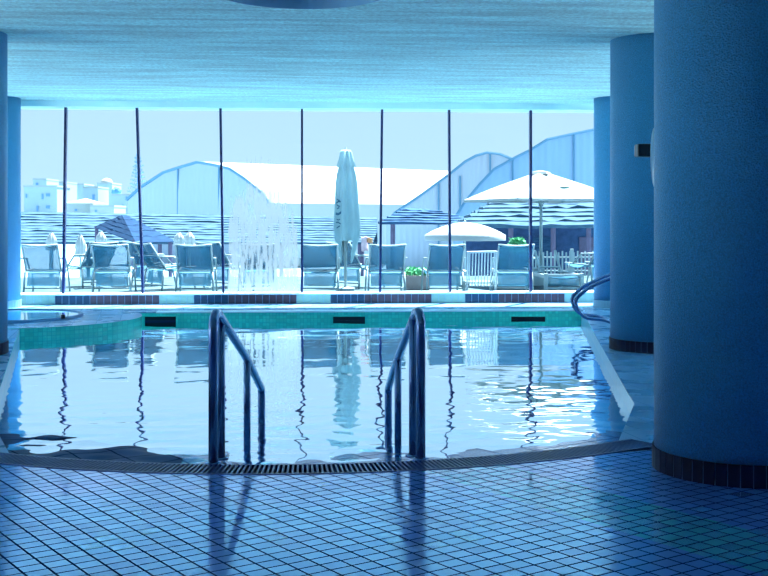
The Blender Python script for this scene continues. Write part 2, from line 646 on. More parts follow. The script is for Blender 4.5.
ysr = [8.0, 8.15] + [8.3 + .4 * i for i in range(22)] + [YF + .01]
wallstrip([(xr2(y) - .003, y, DK) for y in ysr])
wallstrip([(xl2(y) + .003, y, DK) for y in ysr if y < 14.5] + [(xl2(14.56) + .003, 14.56, DK)])
struct('wall_pool_sides', bm, M['side_tile'])
bm = bmesh.new()
box(bm, -2.51, 4.3, YF - .02, YF + .02, -1.4, DK - .012)
struct('wall_pool_far', bm, M['poolwall'])
bm = bmesh.new()
box(bm, -2.2, 4.09, YF - .03, YF + .25, DK - .012, DK + .006)
struct('trim_1', bm, M['sill'])

# beach entry and bottom
prof = [(RI, -.004), (3.5, -.02)] + [(3.45 - .04 * i_, -.02 - .12 * (.05 + .04 * i_) / .95) for i_ in range(23)] + [(2.55, -.14), (2.3, -.22), (2.0, -.32), (1.4, -.60), (.8, -.9), (.2, -1.05)]
rows = []
for r, z in prof:
    row = []
    for i in range(277):
        a = math.radians(-46 + i / 3)
        x, y = AC.x + r * math.sin(a), AC.y - r * math.cos(a)
        # a level film of water lies over the ledge; on the left the floor just rises out of it in patches
        zf = z if r < 2.55 else (-.004 if r >= RI - .001 else (-.118 - .02 * (3.5 - r) / .95))
        if x < -.5 and 2.5 < r < RI - .01:
            zf += .030 * noise.noise((x * 1.7, y * 2.6, 3.3)) + .016 * noise.noise((x * 5.0, y * 8.0, 8.8)) + .014 - .02 * max(0, 2.95 - r) / .4
        row.append((x, y, zf))
    rows.append(row)
bo = struct('floor_beach', quadgrid(rows), [M['beach'], M['beach_dark']], smooth=True)
for p_ in bo.data.polygons:
    c_ = p_.center
    if c_.x < -.62 - .25 * (c_.y - 6.4) + .12 * noise.noise((c_.x * 4, c_.y * 4, 0)):
        p_.material_index = 1
bm = quadgrid([[(-4.5, 8.4, -1.06), (4.5, 8.4, -1.06)], [(-4.5, 17.0, -1.3), (4.5, 17.0, -1.3)]])
struct('floor_pool', bm, M['basin'])

# water with real ripples
rows = []
y = 6.9
ys = []
while y < YF - .01:
    ys.append(y)
    y += .028 + .004 * max(0, y - 8)
ys.append(YF - .02)
for y in ys:
    row = []
    a, b = xl(y) + .003, xr(y) - .003
    for k in range(171):
        x = a + (b - a) * k / 170
        near = max(0, 1 - (y - 7) / 4.0)
        h = .0040 * noise.noise((x * 1.3, y * 1.5, 1.0))
        h += (.0015 + .0034 * near) * noise.noise((x * 3.2, y * 4.6, 5.0))
        h += (.0006 + .0022 * near) * noise.noise((x * 8.0, y * 10.0, 9.0))
        row.append((x, y, WL + h))
    rows.append(row)
w = struct('water', quadgrid(rows), M['water'], smooth=True)
w['label'] = 'rippled blue pool water reflecting the window'

# ceiling with a round recess
bm = bmesh.new()
RC = (-.05, 9.60, .72)
outer = [bm.verts.new(p) for p in ((-9, -5, CEIL), (9, -5, CEIL), (9, YE + .05, CEIL), (-9, YE + .05, CEIL))]
ring = [bm.verts.new((RC[0] + RC[2] * math.cos(2 * PI * k / 64), RC[1] + RC[2] * math.sin(2 * PI * k / 64), CEIL)) for k in range(64)]
ed = [bm.edges.new((outer[i], outer[(i + 1) % 4])) for i in range(4)]
ed += [bm.edges.new((ring[i], ring[(i + 1) % 64])) for i in range(64)]
bmesh.ops.triangle_fill(bm, use_beauty=True, edges=ed)
struct('ceiling', bm, M['plaster'])
bm = lathe([(RC[2], CEIL - .001), (RC[2], CEIL + .3)], 64, RC[0], RC[1], False)
top = [v for v in bm.verts if v.co.z > CEIL + .2]
bm.faces.new(top)
struct('ceiling_recess', bm, M['wall'])['label'] = 'dark round recess in the plaster ceiling'
bm = bmesh.new(); box(bm, -9, 9, -5, YE + .05, CEIL + .32, CEIL + .4)
struct('roof_slab', bm, M['wall'])

# lintel, walls
LB = 3.145
bm = bmesh.new(); box(bm, -9, 9, YW - .05, YE + .05, LB, CEIL + .33)
struct('wall_above_window', bm, M['lintel'])
for nm, x0, x1, y0, y1 in (('wall_back', -9, 9, -5.1, -5),
                           ('wall_far_left', -9, WX0, YW, YE), ('wall_far_right', WX1, 9, YW, YE)):
    bm = bmesh.new(); box(bm, x0, x1, y0, y1, -.2, CEIL + .34)
    struct(nm, bm, M['wall'])
bm = bmesh.new()
box(bm, 9, 9.1, -5, YE, -.2, .2); box(bm, 9, 9.1, -5, YE, 3.1, CEIL + .34)
box(bm, 9, 9.1, -5, 9, .2, 3.1); box(bm, 9, 9.1, 17.6, YE, .2, 3.1)
struct('wall_right', bm, M['wall'])
bm = bmesh.new(); box(bm, 9.05, 9.06, 9, 17.6, .2, 3.1)
struct('window_13', bm, M['glass'])  # unseen right glazing, added to let more daylight in
# left wall with an unseen glazed opening added to brighten the hall
bm = bmesh.new()
box(bm, -9.1, -9, -5, YE, -.2, .2); box(bm, -9.1, -9, -5, YE, 3.1, CEIL + .34)
box(bm, -9.1, -9, -5, 3, .2, 3.1); box(bm, -9.1, -9, 17.6, YE, .2, 3.1)
struct('wall_left', bm, M['wall'])
bm = bmesh.new(); box(bm, -9.06, -9.05, 3, 17.6, .2, 3.1)
struct('window_12', bm, M['glass'])
for k_, yy in enumerate((3, 5.9, 8.8, 11.7, 14.6, 17.6)):
    bm = bmesh.new(); box(bm, -9.1, -9, yy - .03, yy + .03, .2, 3.1)
    struct('trim_%d' % (40 + k_), bm, M['mullion'])  # mullions of the added left glazing

# tiled ledge under the window
LT = .174
bm = bmesh.new()
box(bm, WX0, WX1, YW + .006, YE, DK - .1, LT - .018)
tw = .109
# runs start at x of pixel 55 -> navy
x_navy = on_y(55, 300, YW).x
i0 = int(math.floor((WX0 - x_navy) / tw))
i = i0
while True:
    xa = x_navy + i * tw
    if xa + tw > WX1:
        break
    k = i % 20
    mi = 1 if k < 5 else (2 if k < 15 else 3)
    if xa > WX0:
        g = .004
        box(bm, xa + g, xa + tw - g, YW, YW + .01, DK + .012, LT - .022, mi)
    i += 1
struct('trim_2', bm, [M['grout'], M['navy'], M['brown'], M['cream']])['label'] = 'window ledge faced with cream, navy and brown tiles'
bm = bmesh.new(); box(bm, WX0, WX1, YW - .012, YE, LT - .02, LT)
struct('trim_3', bm, M['sill'])

# mullions and panes
TOPX = [-90, -12, 66, 137, 220.5, 302, 382, 449, 530.5, 612, 694, 775]
BOTX = [-90, -12, 63.5, 143, 223.5, 302, 380, 450, 530.5, 612, 694, 775]
tops = [on_y(x, 109, YG) for x in TOPX]
bots = [on_y(x, 292, YG) for x in BOTX]
mn = 4
for k in range(len(TOPX)):
    t, b = tops[k], bots[k]
    t = Vector((t.x, YG, LB + .004)); b = Vector((b.x, YG, LT))
    tops[k], bots[k] = t, b
    if k in (0, len(TOPX) - 1):
        pass
    hw = .018
    bm = bmesh.new()
    vv = []
    for p in (b, t):
        for sx, sy in ((-1, -1), (1, -1), (1, 1), (-1, 1)):
            vv.append(bm.verts.new((p.x + sx * hw, YG + sy * .05, p.z)))
    for f in ((0, 1, 2, 3), (4, 5, 6, 7), (0, 1, 5, 4), (1, 2, 6, 5), (2, 3, 7, 6), (3, 0, 4, 7)):
        bm.faces.new([vv[i] for i in f])
    struct('trim_%d' % mn, bm, M['mullion'])['label'] = 'dark upright mullion of the window'
    mn += 1
panes = []
ends_l = Vector((WX0, YG, LT)); ends_r = Vector((WX1, YG, LT))
for k in range(len(TOPX) - 1):
    a, b, c, d = bots[k], bots[k + 1], tops[k + 1], tops[k]
    ins = Vector((.012, 0, 0))
    bm = slab([a + ins, b - ins, c - ins, d + ins], (0, .010, 0))
    panes.append(struct('window_%d' % (k + 1), bm, M['glass']))
xs = [p.x for p in bots]
# milky condensation inside the fourth visible pane
a, b = bots[4].x, bots[5].x
W, H = b - a, LB - LT


def film_edge(u):     # top of the film, in 0..1 of the pane height, from the photograph's dome outline
    pts = [(0.0, .0), (.045, .0), (.06, .50), (.12, .54), (.25, .61), (.36, .68), (.47, .72), (.58, .70), (.68, .65), (.78, .56), (.88, .46), (.955, .36), (.965, .0), (1, 0)]
    for (u0, v0), (u1, v1) in zip(pts, pts[1:]):
        if u0 <= u <= u1:
            return v0 + (v1 - v0) * (u - u0) / max(u1 - u0, 1e-6)
    return 0


bm = bmesh.new()
lay = bm.verts.layers.float.new('film')
NU, NV = 80, 90
G = []
for j in range(NV + 1):
    row = []
    for i in range(NU + 1):
        u, v = i / NU, j / NV * .78
        vt = bm.verts.new((u * W, 0, v * H))
        e = film_edge(u)
        q = min(1, max(0, (e + .07 - v) / .22)) ** .8
        q *= min(1, max(0, (u - .05) / .02)) * min(1, max(0, (.97 - u) / .03))
        # bare gaps low down where the drips have run clear
        for gu, g0, g1 in ((.31, .08, .26), (.40, .10, .24), (.51, .10, .20)):
            if g0 < v < g1:
                q *= 1 - .75 * max(0, 1 - abs(u - gu) / .028) * min(1, (v - g0) / .03, (g1 - v) / .05)
        vt[lay] = q
        row.append(vt)
    G.append(row)
for j in range(NV):
    for i in range(NU):
        bm.faces.new((G[j][i], G[j][i + 1], G[j + 1][i + 1], G[j + 1][i]))
fo = obj('condensation', bm, M['fog'], panes[4])
fo.location = (a, YG + .016, LT)
fo['label'] = 'milky streaked film of condensation'


# columns
def column(x, y, r, z0, pale, label):
    o = struct('column', lathe([(r, z0), (r, CEIL + .01)], 96, x, y), M['column'], smooth=False, label=label)
    for p in o.data.polygons:
        if abs(p.normal.z) < .5:
            p.use_smooth = True
    bm = bmesh.new()
    n = int(round(2 * PI * r / .062))
    hgt = .115
    g = .09
    for k in range(n):
        a0, a1 = 2 * PI * (k + g / 2) / n, 2 * PI * (k + 1 - g / 2) / n
        pts = []
        for rr in (r + .002, r + .012):
            for aa in (a0, a1):
                for zz in (z0, z0 + hgt):
                    pts.append(bm.verts.new((x + rr * math.cos(aa), y + rr * math.sin(aa), zz)))
        q = pts
        for f in ((4, 6, 7, 5), (0, 4, 5, 1), (2, 6, 7, 3), (1, 5, 7, 3), (0, 4, 6, 2)):
            bm.faces.new([q[i] for i in f]).material_index = 0
    # grout ring
    seg = 96
    A = [bm.verts.new((x + (r + .009) * math.cos(2 * PI * k / seg), y + (r + .009) * math.sin(2 * PI * k / seg), z0)) for k in range(seg)]
    B = [bm.verts.new((x + (r + .009) * math.cos(2 * PI * k / seg), y + (r + .009) * math.sin(2 * PI * k / seg), z0 + hgt - .002)) for k in range(seg)]
    D = [bm.verts.new((x + r * .99 * math.cos(2 * PI * k / seg), y + r * .99 * math.sin(2 * PI * k / seg), z0 + hgt - .002)) for k in range(seg)]
    for k in range(seg):
        k2 = (k + 1) % seg
        bm.faces.new((A[k], A[k2], B[k2], B[k])).material_index = 1
        bm.faces.new((B[k], B[k2], D[k2], D[k])).material_index = 1
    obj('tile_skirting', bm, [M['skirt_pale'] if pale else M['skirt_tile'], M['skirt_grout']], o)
    return o


def camxy(X, d):
    return X * CT + d * ST, d * CT - X * ST


NC = camxy(1.95, 6.25)
column(*NC, .47, 0, False, 'broad dark blue round column close on the right')
MC = camxy(2.885, 12.08)
column(*MC, .50, DK, False, 'round column beside the right edge of the pool')
fc = camxy(3.665, 17.87)
column(*fc, .40, DK, True, 'round column near the right end of the window')
fc = camxy(-6.04, 17.8)
column(*fc, .40, DK, True, 'round column near the left end of the window')
lc = camxy(-4.33, 11.62)
column(*lc, .50, DK, False, 'round column at the left edge of the pool')

# ------------------------------------------------------------------ spa
SX, SY = -4.02, 16.19
bm = lathe([(1.715, -1.4), (1.715, DK + .006)], 96, SX, SY, False)
for p in ():
    pass
# platform ring around the tub
TX, TY, TR = -4.205, 16.22, 1.085
A = [v for v in bm.verts if v.co.z > -.1]
A.sort(key=lambda v: math.atan2(v.co.y - SY, v.co.x - SX))
B = []
for k in range(96):
    a = math.atan2(A[k].co.y - SY, A[k].co.x - SX)
    B.append(bm.verts.new((TX + (TR - .02) * math.cos(a), TY + (TR - .02) * math.sin(a), DK + .006)))
fcs = []
for k in range(96):
    f = bm.faces.new((A[k], A[(k + 1) % 96], B[(k + 1) % 96], B[k]))
    f.material_index = 1
spa = obj('spa_tub', bm, [M['poolwall'], M['deck']])
tag(spa, 'round spa tub on the rounded platform in the left corner of the pool', 'hot tub')
obj('rim', lathe([(TR - .06, DK - .3), (TR - .06, DK + .036), (TR - .045, DK + .045), (TR - .01, DK + .045), (TR, DK + .036), (TR, DK - .1)], 96, TX, TY, False), M['rim'], spa, True)
obj('basin', lathe([(TR - .06, DK + .01), (TR - .1, -.5), (.02, -.55)], 64, TX, TY, False), M['basin'], spa, True)
bm = bmesh.new()
bmesh.ops.create_circle(bm, cap_ends=True, segments=64, radius=TR - .06)
wo = obj('spa_water', bm, M['water'], spa)
wo.location = (TX, TY, DK + .032)
p = on(63, 317, DK + .05)
obj('filler_cap', lathe([(.03, DK + .03), (.03, DK + .075), (.018, DK + .085)], 16, p.x, p.y), M['black'], spa)

# ------------------------------------------------------------------ skimmers in the far pool wall
sk = [(145, 176, 'skimmer opening in the far pool wall nearest the round spa'),
      (333, 365, 'skimmer opening in the middle of the far pool wall, between the two handrails'),
      (511, 545, 'skimmer opening at the right end of the far pool wall')]
for xa, xb, lab in sk:
    yy = YF - .02
    p0, p1 = on_y(xa, 322, yy), on_y(xb, 316.5, yy)
    x0, x1, z0, z1 = p0.x, p1.x, p0.z, p1.z
    r = empty('skimmer', ((x0 + x1) / 2, yy, z0), 0, lab, 'skimmer', 'skimmer openings along the far pool wall')
    w2, h = (x1 - x0) / 2, z1 - z0
    bm = bmesh.new()
    f = .028
    f = .022
    box(bm, -w2 - f, -w2, -.02, 0, -f, h + f * .4); box(bm, w2, w2 + f, -.02, 0, -f, h + f * .4)
    box(bm, -w2, w2, -.02, 0, h, h + f * .4); box(bm, -w2, w2, -.02, 0, -f, 0)
    obj('frame', bm, M['poolwall'], r)
    bm = bmesh.new(); box(bm, -w2, w2, -.006, .0, 0, h)
    obj('throat', bm, M['black'], r)
    bm = bmesh.new(); box(bm, -w2, w2, -.012, -.006, 0, h * .28)
    obj('weir_flap', bm, M['mullion'], r)

# ------------------------------------------------------------------ drain grate
bm = bmesh.new()
A0, A1 = math.radians(-32.5), math.radians(33.5)
nsl = 165
for k in range(nsl):
    a = A0 + (A1 - A0) * (k + .5) / nsl
    ca, sa = math.cos(a), math.sin(a)
    t = Vector((ca, sa, 0)); rd = Vector((sa, -ca, 0))
    hw = .0052
    vv = []
    c0 = Vector((AC.x, AC.y, 0))
    for zz in (-.03, .004):
        for rr, s in ((RI + .015, -1), (RI + .015, 1), (RO - .015, 1), (RO - .015, -1)):
            vv.append(bm.verts.new(c0 + rd * rr + t * s * hw + Vector((0, 0, zz))))
    for f in ((0, 1, 2, 3), (4, 5, 6, 7), (0, 1, 5, 4), (1, 2, 6, 5), (2, 3, 7, 6), (3, 0, 4, 7)):
        bm.faces.new([vv[i] for i in f])
gr = obj('drain_grate', bm, M['grate'])
tag(gr, 'long curved slotted drain grate between tiled floor and pool', 'drain grate')


def arcband(r0, r1, z0, z1):
    b2 = bmesh.new()
    n = 80
    L0 = []
    for k in range(n + 1):
        a = A0 + (A1 - A0) * k / n
        sa, ca = math.sin(a), -math.cos(a)
        L0.append([b2.verts.new((AC.x + sa * r, AC.y + ca * r, z)) for r, z in ((r0, z0), (r1, z0), (r1, z1), (r0, z1))])
    for P, Q in zip(L0, L0[1:]):
        for i in range(4):
            b2.faces.new((P[i], P[(i + 1) % 4], Q[(i + 1) % 4], Q[i]))
    b2.faces.new(L0[0]); b2.faces.new(L0[-1])
    return b2


obj('edge_bar', arcband(RO - .016, RO, -.05, .004), M['grate'], gr)
obj('edge_bar', arcband(RI, RI + .016, -.05, .004), M['grate'], gr)
struct('trim_30', arcband(RI - .01, RO + .01, -.09, -.035), M['gutter'])['label'] = 'dark gutter channel beneath the drain grate'

# ------------------------------------------------------------------ handrails
def beach_z(x, y):
    r = math.hypot(x - AC.x, y - AC.y)
    for (r0, z0), (r1, z1) in zip(prof, prof[1:]):
        if r1 <= r <= r0:
            return z0 + (z1 - z0) * (r0 - r) / (r0 - r1)
    return 0


def handrail(p1, p2, p3, p4, hs, label):
    root = empty('handrail', (p1[0], p1[1], beach_z(*p1)), 0, label, 'handrail', 'pool entry handrails')
    o = Vector((p1[0], p1[1], beach_z(*p1)))
    V = lambda p, z: Vector((p[0], p[1], z)) - o
    htop, h3, h4 = hs
    mid = ((p1[0] * .52 + p2[0] * .48), (p1[1] * .52 + p2[1] * .48))
    path = fillet([V(p1, o.z), V(p1, htop), V(mid, htop + .025), V(p3, h3), V(p4, h4), V(p4, beach_z(*p4))], [.12, .06, .3, .05], 8)
    obj('top_rail', tubeb(path, .0265, 14), M['steel'], root, True)
    # height of the rail over the posts
    def rail_h(y):
        t = (y - mid[1]) / (p3[1] - mid[1])
        return htop + .025 + (h3 - htop - .025) * t
    obj('post', tubeb([V(p2, beach_z(*p2)), V(p2, rail_h(p2[1]))], .0255, 14), M['steel'], root, True)
    obj('post', tubeb([V(p3, beach_z(*p3)), V(p3, h3)], .0235, 14), M['steel'], root, True)
    for p in (p1, p2):
        z = beach_z(*p)
        obj('floor_flange', lathe([(.046, -.004), (.046, .008), (.03, .014)], 24), M['steel'], root, True, loc=V(p, z))


handrail((-.523, 6.475), (-.505, 6.80), (-.395, 7.64), (-.33, 8.42), (.80, .435, .12),
         'steel pool handrail on the left of the water entry')
handrail((.645, 6.505), (.625, 6.76), (.60, 7.58), (.59, 8.345), (.805, .445, .125),
         'steel pool handrail on the right of the water entry')

# grab rails by the right column
def grab(off, label):
    d = 15.1
    P = lambda px, py: at(px, py, d)
    base = P(640, 322)
    base.z = DK
    root = empty('grab_rail', base + Vector(off), 0, label, 'grab rail', 'looped grab rails at the pool edge')
    pts = [P(655, 262), P(612, 274), P(584, 286), P(571.5, 297), P(573.5, 307), P(582, 315.5), P(600, 316.5), P(612, 321.5), P(618, 324)]
    start = P(655, 262); start.z = DK
    end = P(620, 325); end.z = DK
    path = [start - base] + [p - base for p in pts] + [end - base]
    path = fillet(path, .10, 5)
    obj('bent_tube', tubeb(path, .025, 12), M['steel'], root, True)
    obj('floor_flange', lathe([(.045, -.002), (.045, .01), (.03, .014)], 20), M['steel'], root, True, loc=start - base)


grab((0, 0, 0), 'farther of the two looped steel grab rails beside the right column')
grab((-.06, -.45, 0), 'nearer of the two looped steel grab rails beside the right column')

# fixture on the back of the near column
base = Vector((NC[0] - .36, NC[1] + .33, 0))
fx = empty('wall_fan', at(650, 152, 6.75), 0, 'small dark fixture with pale round disc behind the near right column', 'wall fan')
o0 = Vector(fx.location)
a, b = at(636, 144, 6.75) - o0, at(652, 157, 6.75) - o0
obj('motor_housing', bbox(a.x, a.x + .10, -.04, .05, b.z, a.z, .014), M['black'], fx)
bm = bmesh.new()
pc = Vector((.042, .03, -.03))
for rr in (.06, .10, .14, .175):
    tube(bm, [pc + Vector((rr * .42 * math.cos(t), rr * .9 * math.cos(t), rr * math.sin(t))) for t in [2 * PI * k / 40 for k in range(40)]], .005, 6, True)
for k in range(24):
    t = 2 * PI * k / 24
    tube(bm, [pc + Vector((.03 * .42 * math.cos(t), .03 * .9 * math.cos(t), .03 * math.sin(t))), pc + Vector((.175 * .42 * math.cos(t), .175 * .9 * math.cos(t), .175 * math.sin(t)))], .0022, 5)
obj('guard', bm, M['clear'], fx)
cdir = Vector((NC[0], NC[1], 0)) - Vector((o0.x, o0.y, 0))
obj('bracket', tubeb([(.05, 0, 0), Vector((cdir.x, cdir.y, 0)) * .45], .022, 10), M['black'], fx, True)

# ------------------------------------------------------------------ outside
K = 1.1066
TZ = .077
LZ = -1.36
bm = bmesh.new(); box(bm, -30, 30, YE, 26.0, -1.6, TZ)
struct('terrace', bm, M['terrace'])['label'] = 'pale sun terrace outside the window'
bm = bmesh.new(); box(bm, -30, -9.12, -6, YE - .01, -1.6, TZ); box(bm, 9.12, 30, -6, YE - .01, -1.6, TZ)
struct('added_side_terrace', bm, M['terrace_bounce'])['label'] = 'unseen bright terrace added beyond the side walls to bounce daylight'  # out of view, added as a reflector outside the side glazing
bm = quadgrid([[(-120, 25.9, LZ), (120, 25.9, LZ)], [(-120, 100, LZ), (120, 100, LZ)], [(-160, 166, 2.2), (160, 166, 2.2)], [(-200, 265, 3), (200, 265, 3)]])
struct('ground', bm, M['hill'])


def Rm(v, rz):
    return Matrix.Rotation(rz, 3, 'Z') @ Vector(v)


# sling chair facing away from the window
def make_sling():
    r = empty('sling_chair', (0, 0, 0), 0, 'x', 'deck chair', 'white framed sling chairs in the front row outside the window')
    hw = .27
    bt, bb = Vector((0, -.34, .765)), Vector((0, -.06, .36))
    rows = []
    for j in range(9):
        t = j / 8
        c = bb.lerp(bt, t)
        sag = .03 * math.sin(PI * t)
        rows.append([Vector((hw * .96 * (2 * i / 8 - 1), c.y + sag * (1 - (2 * i / 8 - 1) ** 2), c.z - (.018 * (1 - (2 * i / 8 - 1) ** 2) if j == 8 else 0))) for i in range(9)])
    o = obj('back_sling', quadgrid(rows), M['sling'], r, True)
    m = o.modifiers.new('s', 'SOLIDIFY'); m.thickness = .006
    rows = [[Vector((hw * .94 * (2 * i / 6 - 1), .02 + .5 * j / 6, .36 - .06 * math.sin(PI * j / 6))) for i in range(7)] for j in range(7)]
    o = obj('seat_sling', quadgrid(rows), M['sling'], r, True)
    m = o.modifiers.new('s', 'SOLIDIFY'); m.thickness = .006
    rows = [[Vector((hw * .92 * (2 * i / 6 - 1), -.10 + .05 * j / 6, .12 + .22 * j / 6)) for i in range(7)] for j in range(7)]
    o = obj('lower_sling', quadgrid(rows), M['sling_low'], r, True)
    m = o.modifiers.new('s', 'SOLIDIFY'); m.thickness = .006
    for s in (-1, 1):
        obj('back_upright', tubeb([(s * hw, -.345, .775), (s * hw, -.05, .35), (s * hw, .52, .38)], .014, 8), M['white'], r, True)
        obj('leg', tubeb([(s * (hw + .02), -.14, .0), (s * (hw + .005), -.10, .34)], .017, 8), M['white'], r, True)
        obj('leg', tubeb([(s * (hw + .02), .50, .0), (s * (hw + .01), .40, .37)], .015, 8), M['white'], r, True)
        obj('armrest', tubeb([(s * (hw + .03), -.22, .56), (s * (hw + .03), .10, .55), (s * (hw + .03), .30, .37)], .015, 8), M['white'], r, True)
    obj('crossbar', tubeb([(-hw, -.345, .772), (-hw * .5, -.345, .757), (0, -.345, .752), (hw * .5, -.345, .757), (hw, -.345, .772)], .013, 8), M['white'], r, True)
    obj('crossbar', tubeb([(-hw, -.09, .355), (hw, -.09, .355)], .010, 8), M['white'], r, True)
    obj('crossbar', tubeb([(-hw - .02, -.13, .09), (hw + .02, -.13, .09)], .012, 8), M['white'], r, True)
    r.scale = (K, K, K)
    return r


proto = make_sling()
front = [(44.5, 0, 'teal sling chair at the far left, beside the left column'),
         (113, .02, 'teal sling chair under the dark pointed roof, second of the front row'),
         (195.5, 0, 'teal sling chair just left of the fogged window pane'),
         (320, -.02, 'teal sling chair immediately left of the closed tall parasol pole'),
         (386, .02, 'teal sling chair immediately right of the closed tall parasol, crossed by a mullion'),
         (444, .03, 'teal sling chair in front of the round white parasol'),
         (513, -.02, 'teal sling chair between the slatted chair and the square parasol pole')]
for k, (px, rz, lab) in enumerate(front):
    o = proto if k == 0 else copy_tree(proto)
    p = at(px, 286, 18.0 * K)
    o.location = (p.x, p.y, TZ)
    o.rotation_euler = (0, 0, rz)
    o['label'] = lab
back = [(93, 19.75, .75, 'sling chair turned sideways between the two leftmost front row chairs'),
        (160, 18.9, -.9, 'sling chair turned sideways at the left, before the third front row chair'),
        (148, 20.2, -.8, 'farther sideways sling chair behind the second mullion'),
        (222, 19.6, -.7, 'sling chair half hidden behind the third mullion and the fogged pane'),
        (258, 18.6, .1, 'sling chair veiled by the fogged window pane'),
        (352, 19.5, -.8, 'tilted sling chair behind the closed tall parasol pole'),
        (597, 20.6, .6, 'sling chair at the far right, partly hidden by the far right column')]
for px, d, rz, lab in back:
    o = copy_tree(proto)
    p = at(px, 286, d * K)
    o.location = (p.x, p.y, TZ)
    o.rotation_euler = (0, 0, rz)
    o['label'] = lab
    o['group'] = 'sling chairs behind the front row'

# towel over the tilted chair
p = at(364.5, 237, 19.3 * K)
rows = [[(-.06 + .12 * i / 4, .05 * math.sin(j * .3) + .012 * math.sin(i * 2), -.02 * j - .015 * math.sin(i * 1.7)) for i in range(5)] for j in range(14)]
tw_ = obj('towel', quadgrid(rows), M['towel'], None, True)
tw_.location = p
m = tw_.modifiers.new('s', 'SOLIDIFY'); m.thickness = .012
tag(tw_, 'pale pink towel draped beside the closed tall parasol', 'towel')
rows = [[(.05 + .10 * i / 3, .03 + .01 * math.sin(i * 2), -.012 * j - .01 * i) for i in range(4)] for j in range(9)]
o = obj('orange_fold', quadgrid(rows), M['towel_o'], tw_, True)
m = o.modifiers.new('s', 'SOLIDIFY'); m.thickness = .012
o['label'] = 'orange end of the towel'

p = at(104, 245, 19.72 * K)
rows = [[(-.13 + .26 * i / 4 - .022 * j, -.004 * j + .012 * math.sin(i * 2), -.031 * j) for i in range(5)] for j in range(15)]
tw2 = obj('towel', quadgrid(rows), M['canvas_grey'], None, True)
tw2.location = p
m = tw2.modifiers.new('s', 'SOLIDIFY'); m.thickness = .012
tag(tw2, 'white towel hung slanting between the two leftmost front row chairs', 'towel')

# slatted white chair
p = at(480.5, 289, 17.5 * K)
r = empty('slatted_chair', (p.x, p.y, TZ), -.05, 'white slatted wooden chair with upright back bars, below the round parasol', 'chair')
r.scale = (K, K, K)
hw = .215
bm = bmesh.new()
lean = lambda z: -.10 - (z - .2) * .22
for k in range(9):
    x = -hw + .03 + (2 * hw - .06) * k / 8
    tube(bm, [(x, lean(.22), .16), (x, lean(.80), .66)], .011, 6)
obj('back_slats', bm, M['white'], r)
obj('back_rail', tubeb([(-hw, lean(.8), .665), (hw, lean(.8), .675)], .016, 8), M['white'], r)
obj('back_rail', tubeb([(-hw, lean(.2), .155), (hw, lean(.2), .155)], .014, 8), M['white'], r)
bm = bmesh.new()
for k in range(6):
    box(bm, -hw, hw, -.05 + .08 * k, .01 + .08 * k, .19, .21)
obj('seat', bm, M['white'], r)
for s in (-1, 1):
    obj('back_post', tubeb([(s * hw, lean(.22), .12), (s * hw, lean(.82), .68)], .015, 8), M['white'], r)
    obj('leg', bbox(s * hw - .018, s * hw + .018, -.13, -.09, 0, .2, .004), M['white'], r)
    obj('leg', bbox(s * hw - .018, s * hw + .018, .36, .40, 0, .2, .004), M['white'], r)
    obj('armrest', bbox(s * (hw + .02) - .02, s * (hw + .02) + .02, -.18, .38, .36, .38, .004), M['white'], r)

# low sun lounger on the right
p = at(564, 288, 18.3 * K)
r = empty('sun_lounger', (p.x, p.y, TZ), 0, 'low white framed sun lounger with raised backrest before the picket fence', 'sun lounger')
r.scale = (K, K, K)
hw = .29
for s in (-1, 1):
    obj('side_rail', bbox(s * hw - .02, s * hw + .02, 0, 1.7, .22, .28, .006), M['white'], r)
    obj('leg', bbox(s * hw - .028, s * hw + .028, -.02, .05, 0, .30, .006), M['white'], r)
    obj('leg', bbox(s * hw - .028, s * hw + .028, 1.5, 1.57, 0, .24, .006), M['white'], r)
    obj('back_post', tubeb([(s * .175, 1.0, .26), (s * .175, 1.45, .62)], .022, 8), M['white'], r)
obj('crossbar', bbox(-hw, hw, -.01, .03, .25, .29, .005), M['white'], r)
obj('crossbar', bbox(-hw, hw, -.01, .03, .05, .08, .005), M['white'], r)
obj('crossbar', tubeb([(-.175, 1.05, .36), (.175, 1.05, .36)], .016, 8), M['white'], r)
rows = [[(hw * .95 * (2 * i / 6 - 1), .02 + 1.5 * j / 10, .26 - .05 * (1 - (2 * i / 6 - 1) ** 2)) for i in range(7)] for j in range(11)]
o = obj('bed_sling', quadgrid(rows), M['sling'], r, True); m = o.modifiers.new('s', 'SOLIDIFY'); m.thickness = .006
rows = [[(hw * .92 * (2 * i / 6 - 1), .03 + .02 * j, .24 - .035 * j) for i in range(7)] for j in range(5)]
o = obj('end_sling', quadgrid(rows), M['sling_low'], r, True); m = o.modifiers.new('s', 'SOLIDIFY'); m.thickness = .006

# planter with plant
p = at(417, 290, 19.0 * K)
r = empty('planter', (p.x, p.y, TZ), .1, 'pale clay trough planter with low green plant right of the closed tall parasol', 'planter')
r.scale = (K, K, K)
bm = bmesh.new()
pts0 = [(-.19, -.1, 0), (.19, -.1, 0), (.19, .1, 0), (-.19, .1, 0)]
pts1 = [(-.22, -.13, .22), (.22, -.13, .22), (.22, .13, .22), (-.22, .13, .22)]
a = [bm.verts.new(q) for q in pts0]; b = [bm.verts.new(q) for q in pts1]
bm.faces.new(a); bm.faces.new(b)
for i in range(4):
    bm.faces.new((a[i], a[(i + 1) % 4], b[(i + 1) % 4], b[i]))
obj('pot', bm, M['terra'], r)
bm = bmesh.new()
box(bm, -.235, .235, -.145, .145, .20, .235)
obj('rim', bm, M['terra'], r)


